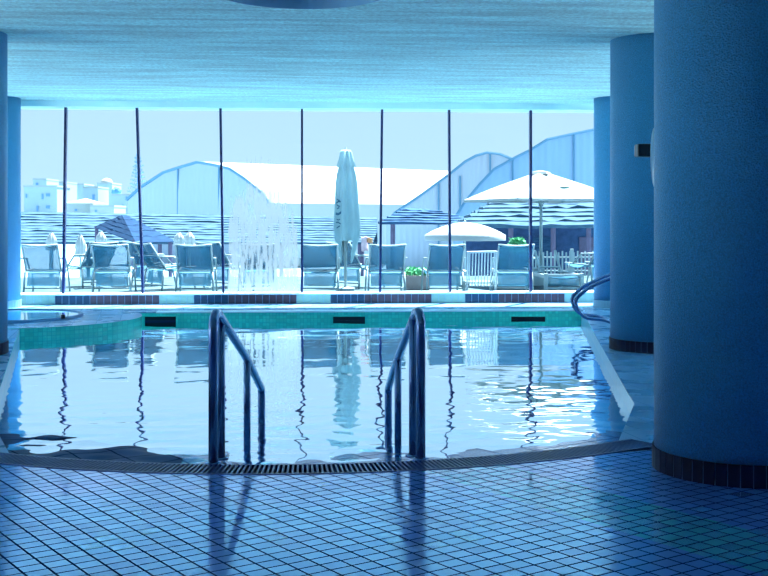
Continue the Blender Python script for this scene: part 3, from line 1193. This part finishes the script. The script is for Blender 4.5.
def leaves(n, sx, sy, z0, z1, s):
    bm = bmesh.new()
    for _ in range(n):
        c = Vector((random.uniform(-sx, sx), random.uniform(-sy, sy), random.uniform(z0, z1)))
        u = Vector((random.uniform(-1, 1), random.uniform(-1, 1), random.uniform(-.2, 1))).normalized()
        v = u.cross(Vector((random.uniform(-1, 1), random.uniform(-1, 1), random.uniform(-1, 1)))).normalized()
        q = [bm.verts.new(c - u * s), bm.verts.new(c + v * s * .35), bm.verts.new(c + u * s), bm.verts.new(c - v * s * .35)]
        bm.faces.new(q)
    return bm


obj('foliage', leaves(260, .2, .12, .23, .36, .05), M['leaf'], r)

# fresh green bush beyond the sling chair
p = at(517, 250, 23.0 * K)
r = empty('shrub', (p.x, p.y, TZ), 0, 'bright green leafy shrub above the sling chair beside the square parasol', 'shrub')
zb = at(517, 246, 23 * K).z - TZ
obj('foliage', leaves(240, .15, .12, zb - .12, zb + .16, .09), M['leaf'], r)
bm = bmesh.new()
for k in range(5):
    tube(bm, [(random.uniform(-.03, .03), 0, 0), (random.uniform(-.12, .12), random.uniform(-.08, .08), zb)], .012, 6)
obj('stem', bm, M['bark'], r)

# closed tall parasol
d = 18.7 * K
p = at(345.5, 290, d)
r = empty('closed_parasol', (p.x, p.y, TZ), 0, 'tall closed pale parasol on a white pole between two sling chairs', 'parasol')
zz = lambda py: at(345, py, d).z - TZ
sc = d / F
prof2 = [(150, 4), (152, 5.5), (160, 7), (166.5, 9.2), (167.5, 7.2), (174, 9), (185, 10.5), (200, 11), (215, 12), (228, 12.5), (236, 12)]
n = 56
bm = bmesh.new()
rings = []
for py, hw_ in prof2:
    ring = []
    for k in range(n):
        a = 2 * PI * k / n
        f = 1 + .2 * math.cos(7 * a + .6) + .07 * math.cos(3 * a)
        ring.append(bm.verts.new((hw_ * sc * .92 * f * math.cos(a) + (152 - py) * -.00012, hw_ * sc * .92 * f * math.sin(a), zz(py))))
    rings.append(ring)
for (ra, rb) in zip(rings, rings[1:]):
    for k in range(n):
        bm.faces.new((ra[k], ra[(k + 1) % n], rb[(k + 1) % n], rb[k]))
bm.faces.new(rings[0])
# ragged hanging hem of eight pointed folds
last = rings[-1]
for k in range(n):
    a = 2 * PI * k / n
    pass
hem = []
for k in range(n):
    a = 2 * PI * k / n
    drop = .08 + .42 * max(0, math.cos(3 * a + 1.2)) ** 1.5
    f = .85 - .28 * max(0, math.cos(3 * a + 1.2))
    hem.append(bm.verts.new((last[k].co.x * f, last[k].co.y * f, last[k].co.z - drop)))
for k in range(n):
    bm.faces.new((last[k], last[(k + 1) % n], hem[(k + 1) % n], hem[k]))
cv = obj('canopy', bm, M['canvas_grey'], r, True)
obj('pole', tubeb([(0, 0, 0), (0, 0, zz(152))], .026, 12), M['white'], r, True)
obj('finial', lathe([(.01, zz(150)), (.03, zz(149.6)), (.012, zz(147.5))], 12), M['white'], r)
bm = bmesh.new()
for py, w_, h_ in ((199.5, .25, .010), (202.5, .40, .014), (205.5, .30, .012), (209, .2, .012), (213.5, .48, .022), (219, .3, .010), (223, .42, .012), (227, .3, .012)):
    z0 = zz(py)
    rr = 12.0 * sc * 1.12
    vv = []
    for a in (-PI / 2 - .60 - w_ / 2, -PI / 2 - .60, -PI / 2 - .60 + w_ / 2):
        for dz in (-h_, h_):
            vv.append(bm.verts.new((rr * math.cos(a), rr * math.sin(a) - .003, z0 + dz + .02 * math.sin(a * 9 + py))))
    bm.faces.new((vv[0], vv[2], vv[3], vv[1])); bm.faces.new((vv[2], vv[4], vv[5], vv[3]))
obj('printed_mark', bm, M['print'], r)
obj('base', lathe([(.17, 0), (.17, .05), (.05, .07)], 24), M['white'], r)

# open square parasol
d = 20.3 * K
p = at(541, 285, d)
r = empty('square_parasol', (p.x, p.y, TZ), math.radians(18), 'large open square white parasol over the terrace on the right', 'parasol')
ztop = at(541, 173, d).z - TZ
zrim = at(541, 199.5, d).z - TZ
hwid = 1.02 * K
bm = bmesh.new()
NR, NS = 6, 32
apex_r = .10
grid = []
for j in range(NR + 1):
    t = j / NR
    row = []
    for k in range(NS):
        a = 2 * PI * k / NS + PI / 4
        ca, sa = math.cos(a), math.sin(a)
        sq = 1 / max(abs(ca), abs(sa))
        rr = (apex_r + (hwid - apex_r) * t) * sq
        edge = abs(math.cos(2 * (a - PI / 4)))
        z = ztop + (zrim - ztop) * (t ** .92) + .03 * math.sin(PI * t) * edge
        row.append(bm.verts.new((rr * ca, rr * sa, z)))
    grid.append(row)
hemr = [bm.verts.new((v.co.x, v.co.y, v.co.z - .05)) for v in grid[-1]]
grid.append(hemr)
for A, B in zip(grid, grid[1:]):
    for k in range(NS):
        bm.faces.new((A[k], A[(k + 1) % NS], B[(k + 1) % NS], B[k]))
bm.faces.new(grid[0])
obj('canopy', bm, M['canvas'], r)
obj('vent_cap', lathe([(.24, ztop - .03), (.20, ztop + .02), (.02, ztop + .05)], 4), M['canvas'], r)
obj('pole', tubeb([(0, 0, 0), (0, 0, ztop)], .03, 12), M['white'], r, True)
for k in range(8):
    a = 2 * PI * k / 8 + PI / 4
    sq = 1 / max(abs(math.cos(a)), abs(math.sin(a)))
    obj('rib', tubeb([(.03 * math.cos(a), .03 * math.sin(a), ztop - .05), (hwid * sq * math.cos(a), hwid * sq * math.sin(a), zrim + .0)], .010, 6), M['white'], r)
    obj('strut', tubeb([(.03 * math.cos(a), .03 * math.sin(a), zrim - .08), (hwid * sq * .5 * math.cos(a), hwid * sq * .5 * math.sin(a), (ztop + zrim) / 2 - .02)], .009, 6), M['white'], r)
obj('runner', lathe([(.05, zrim - .13), (.05, zrim - .05)], 16), M['white'], r)
obj('base', bbox(-.22, .02, -.12, .12, 0, .34, .01), M['white'], r)
# small emblem printed on the canopy
bm = bmesh.new()
ev = []
for k in range(20):
    a = 2 * PI * k / 20
    x, yv = .13 + .11 * math.cos(a), -.68 + .05 * math.sin(a)
    t = (abs(yv) - apex_r) / (hwid - apex_r)
    ev.append(bm.verts.new((x, yv, ztop + (zrim - ztop) * t ** .92 + .045)))
bm.faces.new(ev)
obj('printed_emblem', bm, mat('emblem_green', (.35, .75, .70), .8), r)

# round parasol lower down
d = 26.0 * K
p = at(465, 260, d)
r = empty('round_parasol', (p.x, p.y, LZ), 0, 'low round white parasol with a straight valance behind the slatted chair', 'parasol')
zz2 = lambda py: at(465, py, d).z - LZ
R0 = 40.5 * d / F
bm = bmesh.new()
rows = []
NS = 40
for j in range(8):
    t = j / 7
    rows.append([bm.verts.new((max(.02, R0 * t) * math.cos(2 * PI * k / NS), max(.02, R0 * t) * math.sin(2 * PI * k / NS), zz2(222.5) - (zz2(222.5) - zz2(235)) * t ** 1.9)) for k in range(NS)])
rows.append([bm.verts.new((v.co.x, v.co.y, zz2(240.5))) for v in rows[-1]])
for A, B in zip(rows, rows[1:]):
    for k in range(NS):
        bm.faces.new((A[k], A[(k + 1) % NS], B[(k + 1) % NS], B[k]))
obj('canopy', bm, M['canvas'], r, True)
obj('pole', tubeb([(0, 0, 0), (0, 0, zz2(222))], .025, 10), M['white'], r)
obj('finial', lathe([(.03, zz2(222.6)), (.03, zz2(221)), (.01, zz2(220.6))], 10), M['white'], r)
for k in range(8):
    a = 2 * PI * k / 8
    obj('rib', tubeb([(.03 * math.cos(a), .03 * math.sin(a), zz2(225)), (R0 * .97 * math.cos(a), R0 * .97 * math.sin(a), zz2(236))], .01, 6), M['white'], r)


# small closed parasols on the lower terrace
def small_closed(px, ytip, yb, d, label):
    d = d * K
    p = at(px, 250, d)
    r = empty('closed_parasol', (p.x, p.y, LZ), 0, label, 'parasol', 'small closed white parasols on the lower terrace')
    z1, z0 = at(px, ytip, d).z - LZ, at(px, yb, d).z - LZ
    s = d / F
    n = 32
    bm = bmesh.new()
    rows = []
    for t, w_ in ((0, .6), (.12, 2.0), (.35, 4.2), (.6, 5.2), (.66, 4.4), (.85, 5.2), (1, 5.6)):
        rows.append([bm.verts.new((w_ * s * (1 + .12 * math.cos(8 * 2 * PI * k / n)) * math.cos(2 * PI * k / n), w_ * s * (1 + .12 * math.cos(8 * 2 * PI * k / n)) * math.sin(2 * PI * k / n), z1 + (z0 - z1) * t)) for k in range(n)])
    for A, B in zip(rows, rows[1:]):
        for k in range(n):
            bm.faces.new((A[k], A[(k + 1) % n], B[(k + 1) % n], B[k]))
    bm.faces.new(rows[0])
    obj('canopy', bm, M['canvas'], r, True)
    obj('pole', tubeb([(0, 0, 0), (0, 0, z1)], .03, 8), M['white'], r)


small_closed(51.5, 232, 250, 28, 'small closed white parasol above the leftmost sling chair')
small_closed(80.5, 234, 257, 27, 'small closed white parasol between the two leftmost sling chairs')
small_closed(101, 231, 247, 28.5, 'small closed white parasol below the left tip of the dark pointed roof')
small_closed(179, 232, 246, 27.2, 'smaller of the two closed white parasols over the third sling chair')
small_closed(189.5, 231.5, 246, 28, 'larger of the two closed white parasols over the third sling chair')


# thatched roofs
def thatch(n, eave, ridge, lip, over, seed=0.0):
    """stepped, slightly uneven courses from an eave loop (4 corners) to a ridge (2 ends)"""
    bm = bmesh.new()
    E = [Vector(e) for e in eave]
    T = [Vector(ridge[0]), Vector(ridge[1]), Vector(ridge[1]), Vector(ridge[0])]
    for i in range(4):
        j = (i + 1) % 4
        ln = (E[j] - E[i]).length
        ns = max(4, int(ln / .35))
        for k in range(n):
            t0, t1 = k / n, (k + 1) / n
            lo, hi, un, ins = [], [], [], []
            for q in range(ns + 1):
                u = q / ns
                e, t = E[i].lerp(E[j], u), T[i].lerp(T[j], u)
                out = e - t
                out.z = 0
                out = out.normalized() if out.length > 1e-6 else Vector()
                w_ = noise.noise((u * ln * .8 + seed, k * 3.7, i * 5.1))
                w2 = noise.noise((u * ln * 2.6 + seed, k * 1.9, 7 + i))
                fade = min(1, u * 6, (1 - u) * 6)
                dz = lip * (.4 + (.55 * w_ + .5 * w2) * fade)
                a = e.lerp(t, max(0, t0 + (.25 * w2 * fade / n if k else 0)))
                b = e.lerp(t, t1)
                o_ = out * over * (1 + .7 * w2 * fade)
                lo.append(bm.verts.new(a + o_ + Vector((0, 0, dz))))
                hi.append(bm.verts.new(b + Vector((0, 0, lip * .15))))
                un.append(bm.verts.new(a + o_ + Vector((0, 0, dz - lip * .8))))
                ins.append(bm.verts.new(a + Vector((0, 0, -lip * .6))))
            for q in range(ns):
                bm.faces.new((lo[q], lo[q + 1], hi[q + 1], hi[q]))
                bm.faces.new((un[q], un[q + 1], lo[q + 1], lo[q]))
                bm.faces.new((ins[q], ins[q + 1], un[q + 1], un[q]))
    return bm


def hut(name, label, cat, pl, pr, yr_l, yr_r, ridge_l, ridge_r, y_eave, d, depth, n, m, posts, over=.12, lip=.10, ex=0):
    """long open shelter: eave from pixel pl to pr at depth d, ridge half its depth behind"""
    d, depth, over, lip = d * K, depth * K, over * K, lip * K
    a, b = at(pl, y_eave, d), at(pr, y_eave, d)
    dirv = (b - a); dirv.z = 0; dirv.normalize()
    back = Vector((-dirv.y, dirv.x, 0))
    root = empty(name, (a.x, a.y, LZ), 0, label, cat)
    o = Vector(root.location)
    dr = d + depth / 2
    rl, rr_ = at(ridge_l, yr_l, dr), at(ridge_r, yr_r, dr)
    e = [a - o, b - o, b + back * depth - o, a + back * depth - o]
    obj('thatched_roof', thatch(n, e, (rl - o, rr_ - o), lip, over), m, root)
    L_ = (b - a).length
    for q in posts:
        for bk in (.25, depth - .25):
            pp = a + dirv * (L_ * q) + back * bk - o
            obj('post', tubeb([(pp.x, pp.y, 0), (pp.x, pp.y, a.z - LZ + .05)], .07, 8), M['bar_wood'], root)
    bm = bmesh.new()
    for bk in (.25, depth - .25):
        p0, p1 = a + back * bk - o, b + back * bk - o
        tube(bm, [p0 + Vector((0, 0, .02)), p1 + Vector((0, 0, .02))], .08, 6)
    obj('eave_beam', bm, M['bar_wood'], root)
    return root, a, b, back, dirv


hut('thatched_shelter', 'long low roof of layered thatch running from far left to the closed tall parasol', 'shelter', -60, 377, 211, 218, -40, 377, 243, 36, 5, 11, M['thatch'], (.02, .25, .5, .75, .96), .03, .06)
cor = [at(136, 243, 28.5 * K), at(176, 241.5, 30 * K), at(140, 232, 35.5 * K), at(94, 227, 34 * K)]
rt = empty('thatched_shelter', (cor[0].x, cor[0].y, LZ), 0, 'dark pointed thatched roof between the first and second mullions', 'shelter')
o = Vector(rt.location)
ap = at(122, 215, 32 * K) - o
obj('thatched_roof', thatch(5, [q - o for q in cor], (ap, ap + Vector((.12, .05, 0))), .02, .02, 3.3), M['thatch_dark'], rt)
for q in cor:
    q = ap.lerp(q - o, .9)
    obj('post', tubeb([(q.x, q.y, 0), (q.x, q.y, q.z)], .06, 8), M['bar_wood'], rt)

hut('thatched_shelter', 'mid blue hipped thatched roof below the middle arched tent', 'shelter', 381, 482, 208, 210, 408, 432, 223, 34.8, 3.0, 6, M['thatch_mid'], (.12, .9), .1, .07)
rt, a, b, back_, dirv = hut('pool_bar', 'pool bar with big layered thatched roof and dark wall beneath the square parasol', 'building', 462, 640, 197, 196, 503, 620, 226, 29, 5, 7, M['thatch'], (.28, .52, .72, .92), .06, .09)
o = Vector(rt.location)
L_ = (b - a).length
bm = bmesh.new()
for x0, x1, z0, z1 in ((.05, .98, 0, 2.1),):
    pts = [a - o + dirv * L_ * x0 + back_ * 2.4, a - o + dirv * L_ * x1 + back_ * 2.4]
    q = [Vector((pts[0].x, pts[0].y, 0)), Vector((pts[1].x, pts[1].y, 0)), Vector((pts[1].x, pts[1].y, a.z - LZ)), Vector((pts[0].x, pts[0].y, a.z - LZ))]
    bm2 = slab(q, back_ * .1)
bm.free()
obj('back_wall', bm2, M['bar_wall'], rt)
for q0, q1, m_ in ((.46, .60, M['thatch_mid']), (.74, .86, M['bar_wood'])):
    p0, p1 = a - o + dirv * L_ * q0 + back_ * 2.36, a - o + dirv * L_ * q1 + back_ * 2.36
    q = [Vector((p0.x, p0.y, .2)), Vector((p1.x, p1.y, .2)), Vector((p1.x, p1.y, a.z - LZ - .35)), Vector((p0.x, p0.y, a.z - LZ - .35))]
    obj('shutter', slab(q, back_ * .04), m_, rt)

# white picket fence
a, b = at(532, 250, 23.2 * K), at(612, 250, 23.2 * K)
r = empty('picket_fence', (a.x, a.y, TZ), 0, 'white picket fence behind the low sun lounger', 'fence')
o = Vector(r.location)
zt = at(560, 251, 23.2 * K).z - TZ
L_ = (b - a).length
dv = (b - a).normalized()
bm = bmesh.new()
n = int(L_ / .085)
for k in range(n):
    c = dv * (.085 * k)
    box(bm, c.x - .016, c.x + .016, c.y - .01, c.y + .01, 0.02, zt - (.03 if k % 2 else 0))
obj('pickets', bm, M['white'], r)
for zq in (.14, zt - .14):
    obj('rail', tubeb([(0, .015, zq), (dv.x * L_, dv.y * L_ + .015, zq)], .02, 6), M['white'], r)
for q in (0, .5, 1):
    c = dv * L_ * q
    obj('post', bbox(c.x - .035, c.x + .035, c.y - .02, c.y + .05, 0, zt + .05, .005), M['white'], r)


# arched tents
def tent(label, outline, d0, d1, w, m, seams, zbase=LZ):
    xs_ = [q[0] for q in outline]
    d0, d1 = d0 * K, d1 * K
    w = Vector(w) * K
    xa, xb = min(xs_), max(xs_)
    P = [at(px, py, d0 + (d1 - d0) * (px - xa) / (xb - xa)) for px, py in outline]
    root = empty('arched_tent', (P[0].x, P[0].y, zbase), 0, label, 'tent')
    o = Vector(root.location)
    P = [q - o for q in P]
    w = Vector(w)
    poly = P + [Vector((P[-1].x, P[-1].y, 0)), Vector((P[0].x, P[0].y, 0))]
    obj('gable', slab(poly, w.normalized() * .1), m, root)
    full = [Vector((P[0].x, P[0].y, 0))] + P + [Vector((P[-1].x, P[-1].y, 0))]
    bm = quadgrid([[q + Vector((0, 0, .06)) for q in full], [q + w + Vector((0, 0, .06)) for q in full]])
    so = obj('roof_sheet', bm, M['sheet'], root)
    mo = so.modifiers.new('s', 'SOLIDIFY'); mo.thickness = .05
    obj('arch_frame', tubeb([q + Vector((0, -.05, .02)) for q in P], .075 * d0 / 60, 6), M['frame_blue'], root)
    for px, py0 in seams:
        t = at(px, py0, d0 + (d1 - d0) * (px - xa) / (xb - xa)) - o
        obj('gable_post', tubeb([(t.x, t.y - .06, 0), (t.x, t.y - .06, t.z)], .05 * d0 / 60, 6), M['frame_blue'], root)
    return root


tent('white arched tent on the left with a long bright roof running to the right',
     [(127, 200), (140, 188), (163, 173), (180, 167.5), (197, 162.5), (213, 165), (229.6, 169), (244, 178.5), (262, 193), (270, 204)],
     64, 58, (17, 12.5, 0), M['gable_pale'], [(178, 168), (219, 167)])
tent('middle arched tent with pale ribbed gable beyond the round parasol',
     [(386, 224), (395, 213), (420, 196), (450, 174), (465, 162), (476, 156), (487, 153), (500, 154.5), (513, 160), (530, 171), (552, 190), (575, 212)],
     52, 52, (2.0, 7.5, 0), M['gable_pale'], [(438.5, 182), (460, 176), (490, 153.5)])
tent('big blue arched tent with ribbed gable rising behind the square parasol',
     [(452, 222), (465, 202), (480, 184), (494, 169.5), (513, 159), (530, 150.5), (547, 140), (570, 135), (592, 130.5), (620, 126), (650, 126), (690, 136), (740, 160), (790, 200)],
     42, 42, (3.2, 7, 0), M['gable_blue'], [(512.5, 159), (573.5, 134.5), (640, 126)])


# village on the hillside
def house(x0, x1, ytop, d, wins, m, label, roof=None, dome=None, depth=6):
    d = d * K
    a, b = at(x0, 216, d), at(x1, 216, d)
    root = empty('house', (a.x, a.y, 1.2), 0, label, 'house', 'white village houses on the hillside')
    o = Vector(root.location)
    H = at(x0, ytop, d).z - 1.2
    dv = b - a; dv.z = 0
    bk = Vector((-dv.y, dv.x, 0)).normalized() * depth
    c = [a - o, b - o, b + bk - o, a + bk - o]
    c = [Vector((q.x, q.y, 0)) for q in c]
    obj('walls', slab(c, (0, 0, H)), m, root)
    if roof == 'hip':
        bm = bmesh.new()
        e = [bm.verts.new(q * 1.0 + Vector((0, -.3, H))) for q in c]
        ap = bm.verts.new((c[0] + c[1] + c[2] + c[3]) / 4 + Vector((0, 0, H + 3.2 * d / 1150 * 1.6)))
        for i in range(4):
            bm.faces.new((e[i], e[(i + 1) % 4], ap))
        obj('roof', bm, M['roof_white'], root)
    else:
        bm = bmesh.new()
        cc = [q + Vector((0, 0, H)) for q in c]
        cen = sum(cc, Vector()) / 4
        cc = [cen + (q - cen) * 1.03 for q in cc]
        obj('parapet', slab(cc, (0, 0, .22)), M['roof_white'], root)
    if dome:
        p = at(dome[0], ytop, d) - o
        R = dome[1] * d / F
        obj('dome', lathe([(R, H), (R * .95, H + R * .35), (R * .7, H + R * .75), (R * .35, H + R * .95), (.05, H + R)], 24, p.x, p.y + depth * .4), M['roof_white'], root, True)
    for wx, wy, ww, wh in wins:
        p0, p1 = at(wx - ww / 2, wy + wh / 2, d) - o, at(wx + ww / 2, wy - wh / 2, d) - o
        obj('window_opening', slab([(p0.x, p0.y - .08, p0.z), (p1.x, p1.y - .08, p0.z), (p1.x, p1.y - .08, p1.z), (p0.x, p0.y - .08, p1.z)], (0, .3, 0)), M['pane_dark'], root)
    return root


house(24, 57, 187, 132, [(42.5, 196.5, 1.8, 5.5), (48, 195, 4, 3), (37.5, 208.5, 2, 5.5), (48, 207, 4, 3), (26.5, 196, 1.5, 4)], M['house'], 'white flat roofed house at the far left with four small dark windows')
house(33, 46.5, 180, 143, [(37, 184.5, 2.4, 3)], M['house'], 'white square turret rising behind the far left house')
house(56, 66, 183, 150, [(58, 196, 1.6, 4), (53.5, 207, 1.5, 6)], M['house'], 'narrow bluish house left of the first mullion')
house(65.5, 93, 203, 122, [(76, 210, 2.6, 2)], M['house_cream'], 'cream house with a low white hipped roof right of the first mullion', roof='hip')
house(72, 84, 185, 160, [(75, 190, 2.4, 1.6)], M['house'], 'pale house rising behind the cream house with hipped roof')
house(83, 98, 188, 138, [(93.5, 197, 2.2, 5)], M['house'], 'white house with one tall window left of the domed house')
house(97, 112, 184, 152, [(104, 194, 1.6, 4)], M['house'], 'white house crowned by a small dome', dome=(104, 6.5))
house(90, 114, 207, 120, [(96, 211, 2, 2)], M['house_cream'], 'low house with flat white roof above the dark pointed roof')
house(112, 139, 195.5, 136, [(123, 206, 2, 2.5), (126.5, 198.5, 1.6, 4)], M['house'], 'pale house left of the second mullion below the pine')

p = at(116.5, 206, 148 * K)
r = empty('round_tree', (p.x, p.y, 0), 0, 'small dark round tree right of the domed house', 'tree')
zc = at(116.5, 191.5, 148 * K).z
bm = bmesh.new()
bmesh.ops.create_icosphere(bm, subdivisions=3, radius=1)
for v in bm.verts:
    n_ = 1 + .25 * noise.noise(v.co * 2.2)
    v.co = Vector((v.co.x * .68 * n_, v.co.y * .6 * n_, v.co.z * .62 * n_ + zc))
obj('crown', bm, M['leaf_dark'], r)
obj('trunk', tubeb([(0, 0, 0), (0, 0, zc)], .08, 6), M['bark'], r)

d = 112 * K
p = at(138, 200, d)
r = empty('pine_tree', (p.x, p.y, 0), 0, 'slender tall pine with tiers of branches behind the second mullion', 'tree')
zt = at(138, 155, d).z
obj('trunk', tubeb([(0, 0, 0), (0, 0, zt)], [.16, .04], 6), M['bark'], r)
bm = bmesh.new()
for k in range(11):
    t = k / 10
    z = zt - .2 - t * 3.9
    Lb = .22 + 1.0 * t ** .8
    for q in range(6):
        a = 2 * PI * q / 6 + k * .7
        L1 = Lb * random.uniform(.6, 1.1)
        dz = random.uniform(-.05, .12)
        tube(bm, [(0, 0, z), (L1 * .6 * math.cos(a), L1 * .6 * math.sin(a), z + .05 + dz), (L1 * math.cos(a), L1 * math.sin(a), z + .22 + dz)], .028, 4)
        for s_ in (.5, .75, .95):
            tube(bm, [(L1 * s_ * math.cos(a), L1 * s_ * math.sin(a), z + .08 + dz), (L1 * s_ * math.cos(a + .2), L1 * s_ * math.sin(a + .2), z + .3 + dz)], .022, 4)
obj('branches', bm, M['leaf_dark'], r)

# ------------------------------------------------------------------ light
w = bpy.data.worlds.new('sky')
SC.world = w
w.use_nodes = True
nt = w.node_tree
bg = nt.nodes['Background']
tc = nt.nodes.new('ShaderNodeTexCoord')
sp = nt.nodes.new('ShaderNodeSeparateXYZ')
nt.links.new(tc.outputs['Generated'], sp.inputs[0])
cr = nt.nodes.new('ShaderNodeValToRGB')
cr.color_ramp.elements[0].position = 0.0
cr.color_ramp.elements[0].color = (0.309, 0.443, 0.528, 1)
cr.color_ramp.elements[1].position = .6
cr.color_ramp.elements[1].color = (0.276, 0.487, 0.731, 1)
e = cr.color_ramp.elements.new(.14)
e.color = (0.272, 0.386, 0.512, 1)
e2 = cr.color_ramp.elements.new(.30)
e2.color = (0.292, 0.471, 0.650, 1)
nt.links.new(sp.outputs['Z'], cr.inputs[0])
nt.links.new(cr.outputs[0], bg.inputs['Color'])
bg.inputs['Strength'].default_value = 1.0

sd = bpy.data.lights.new('sun', 'SUN')
so = bpy.data.objects.new('sun', sd)
C.objects.link(so)
sd.energy = 18.0
sd.color = (.92, .98, 1.0)
sd.angle = math.radians(.6)
so.rotation_euler = Vector((-.22, -.36, -.90)).to_track_quat('-Z', 'Y').to_euler()
so.location = (5, 30, 40)
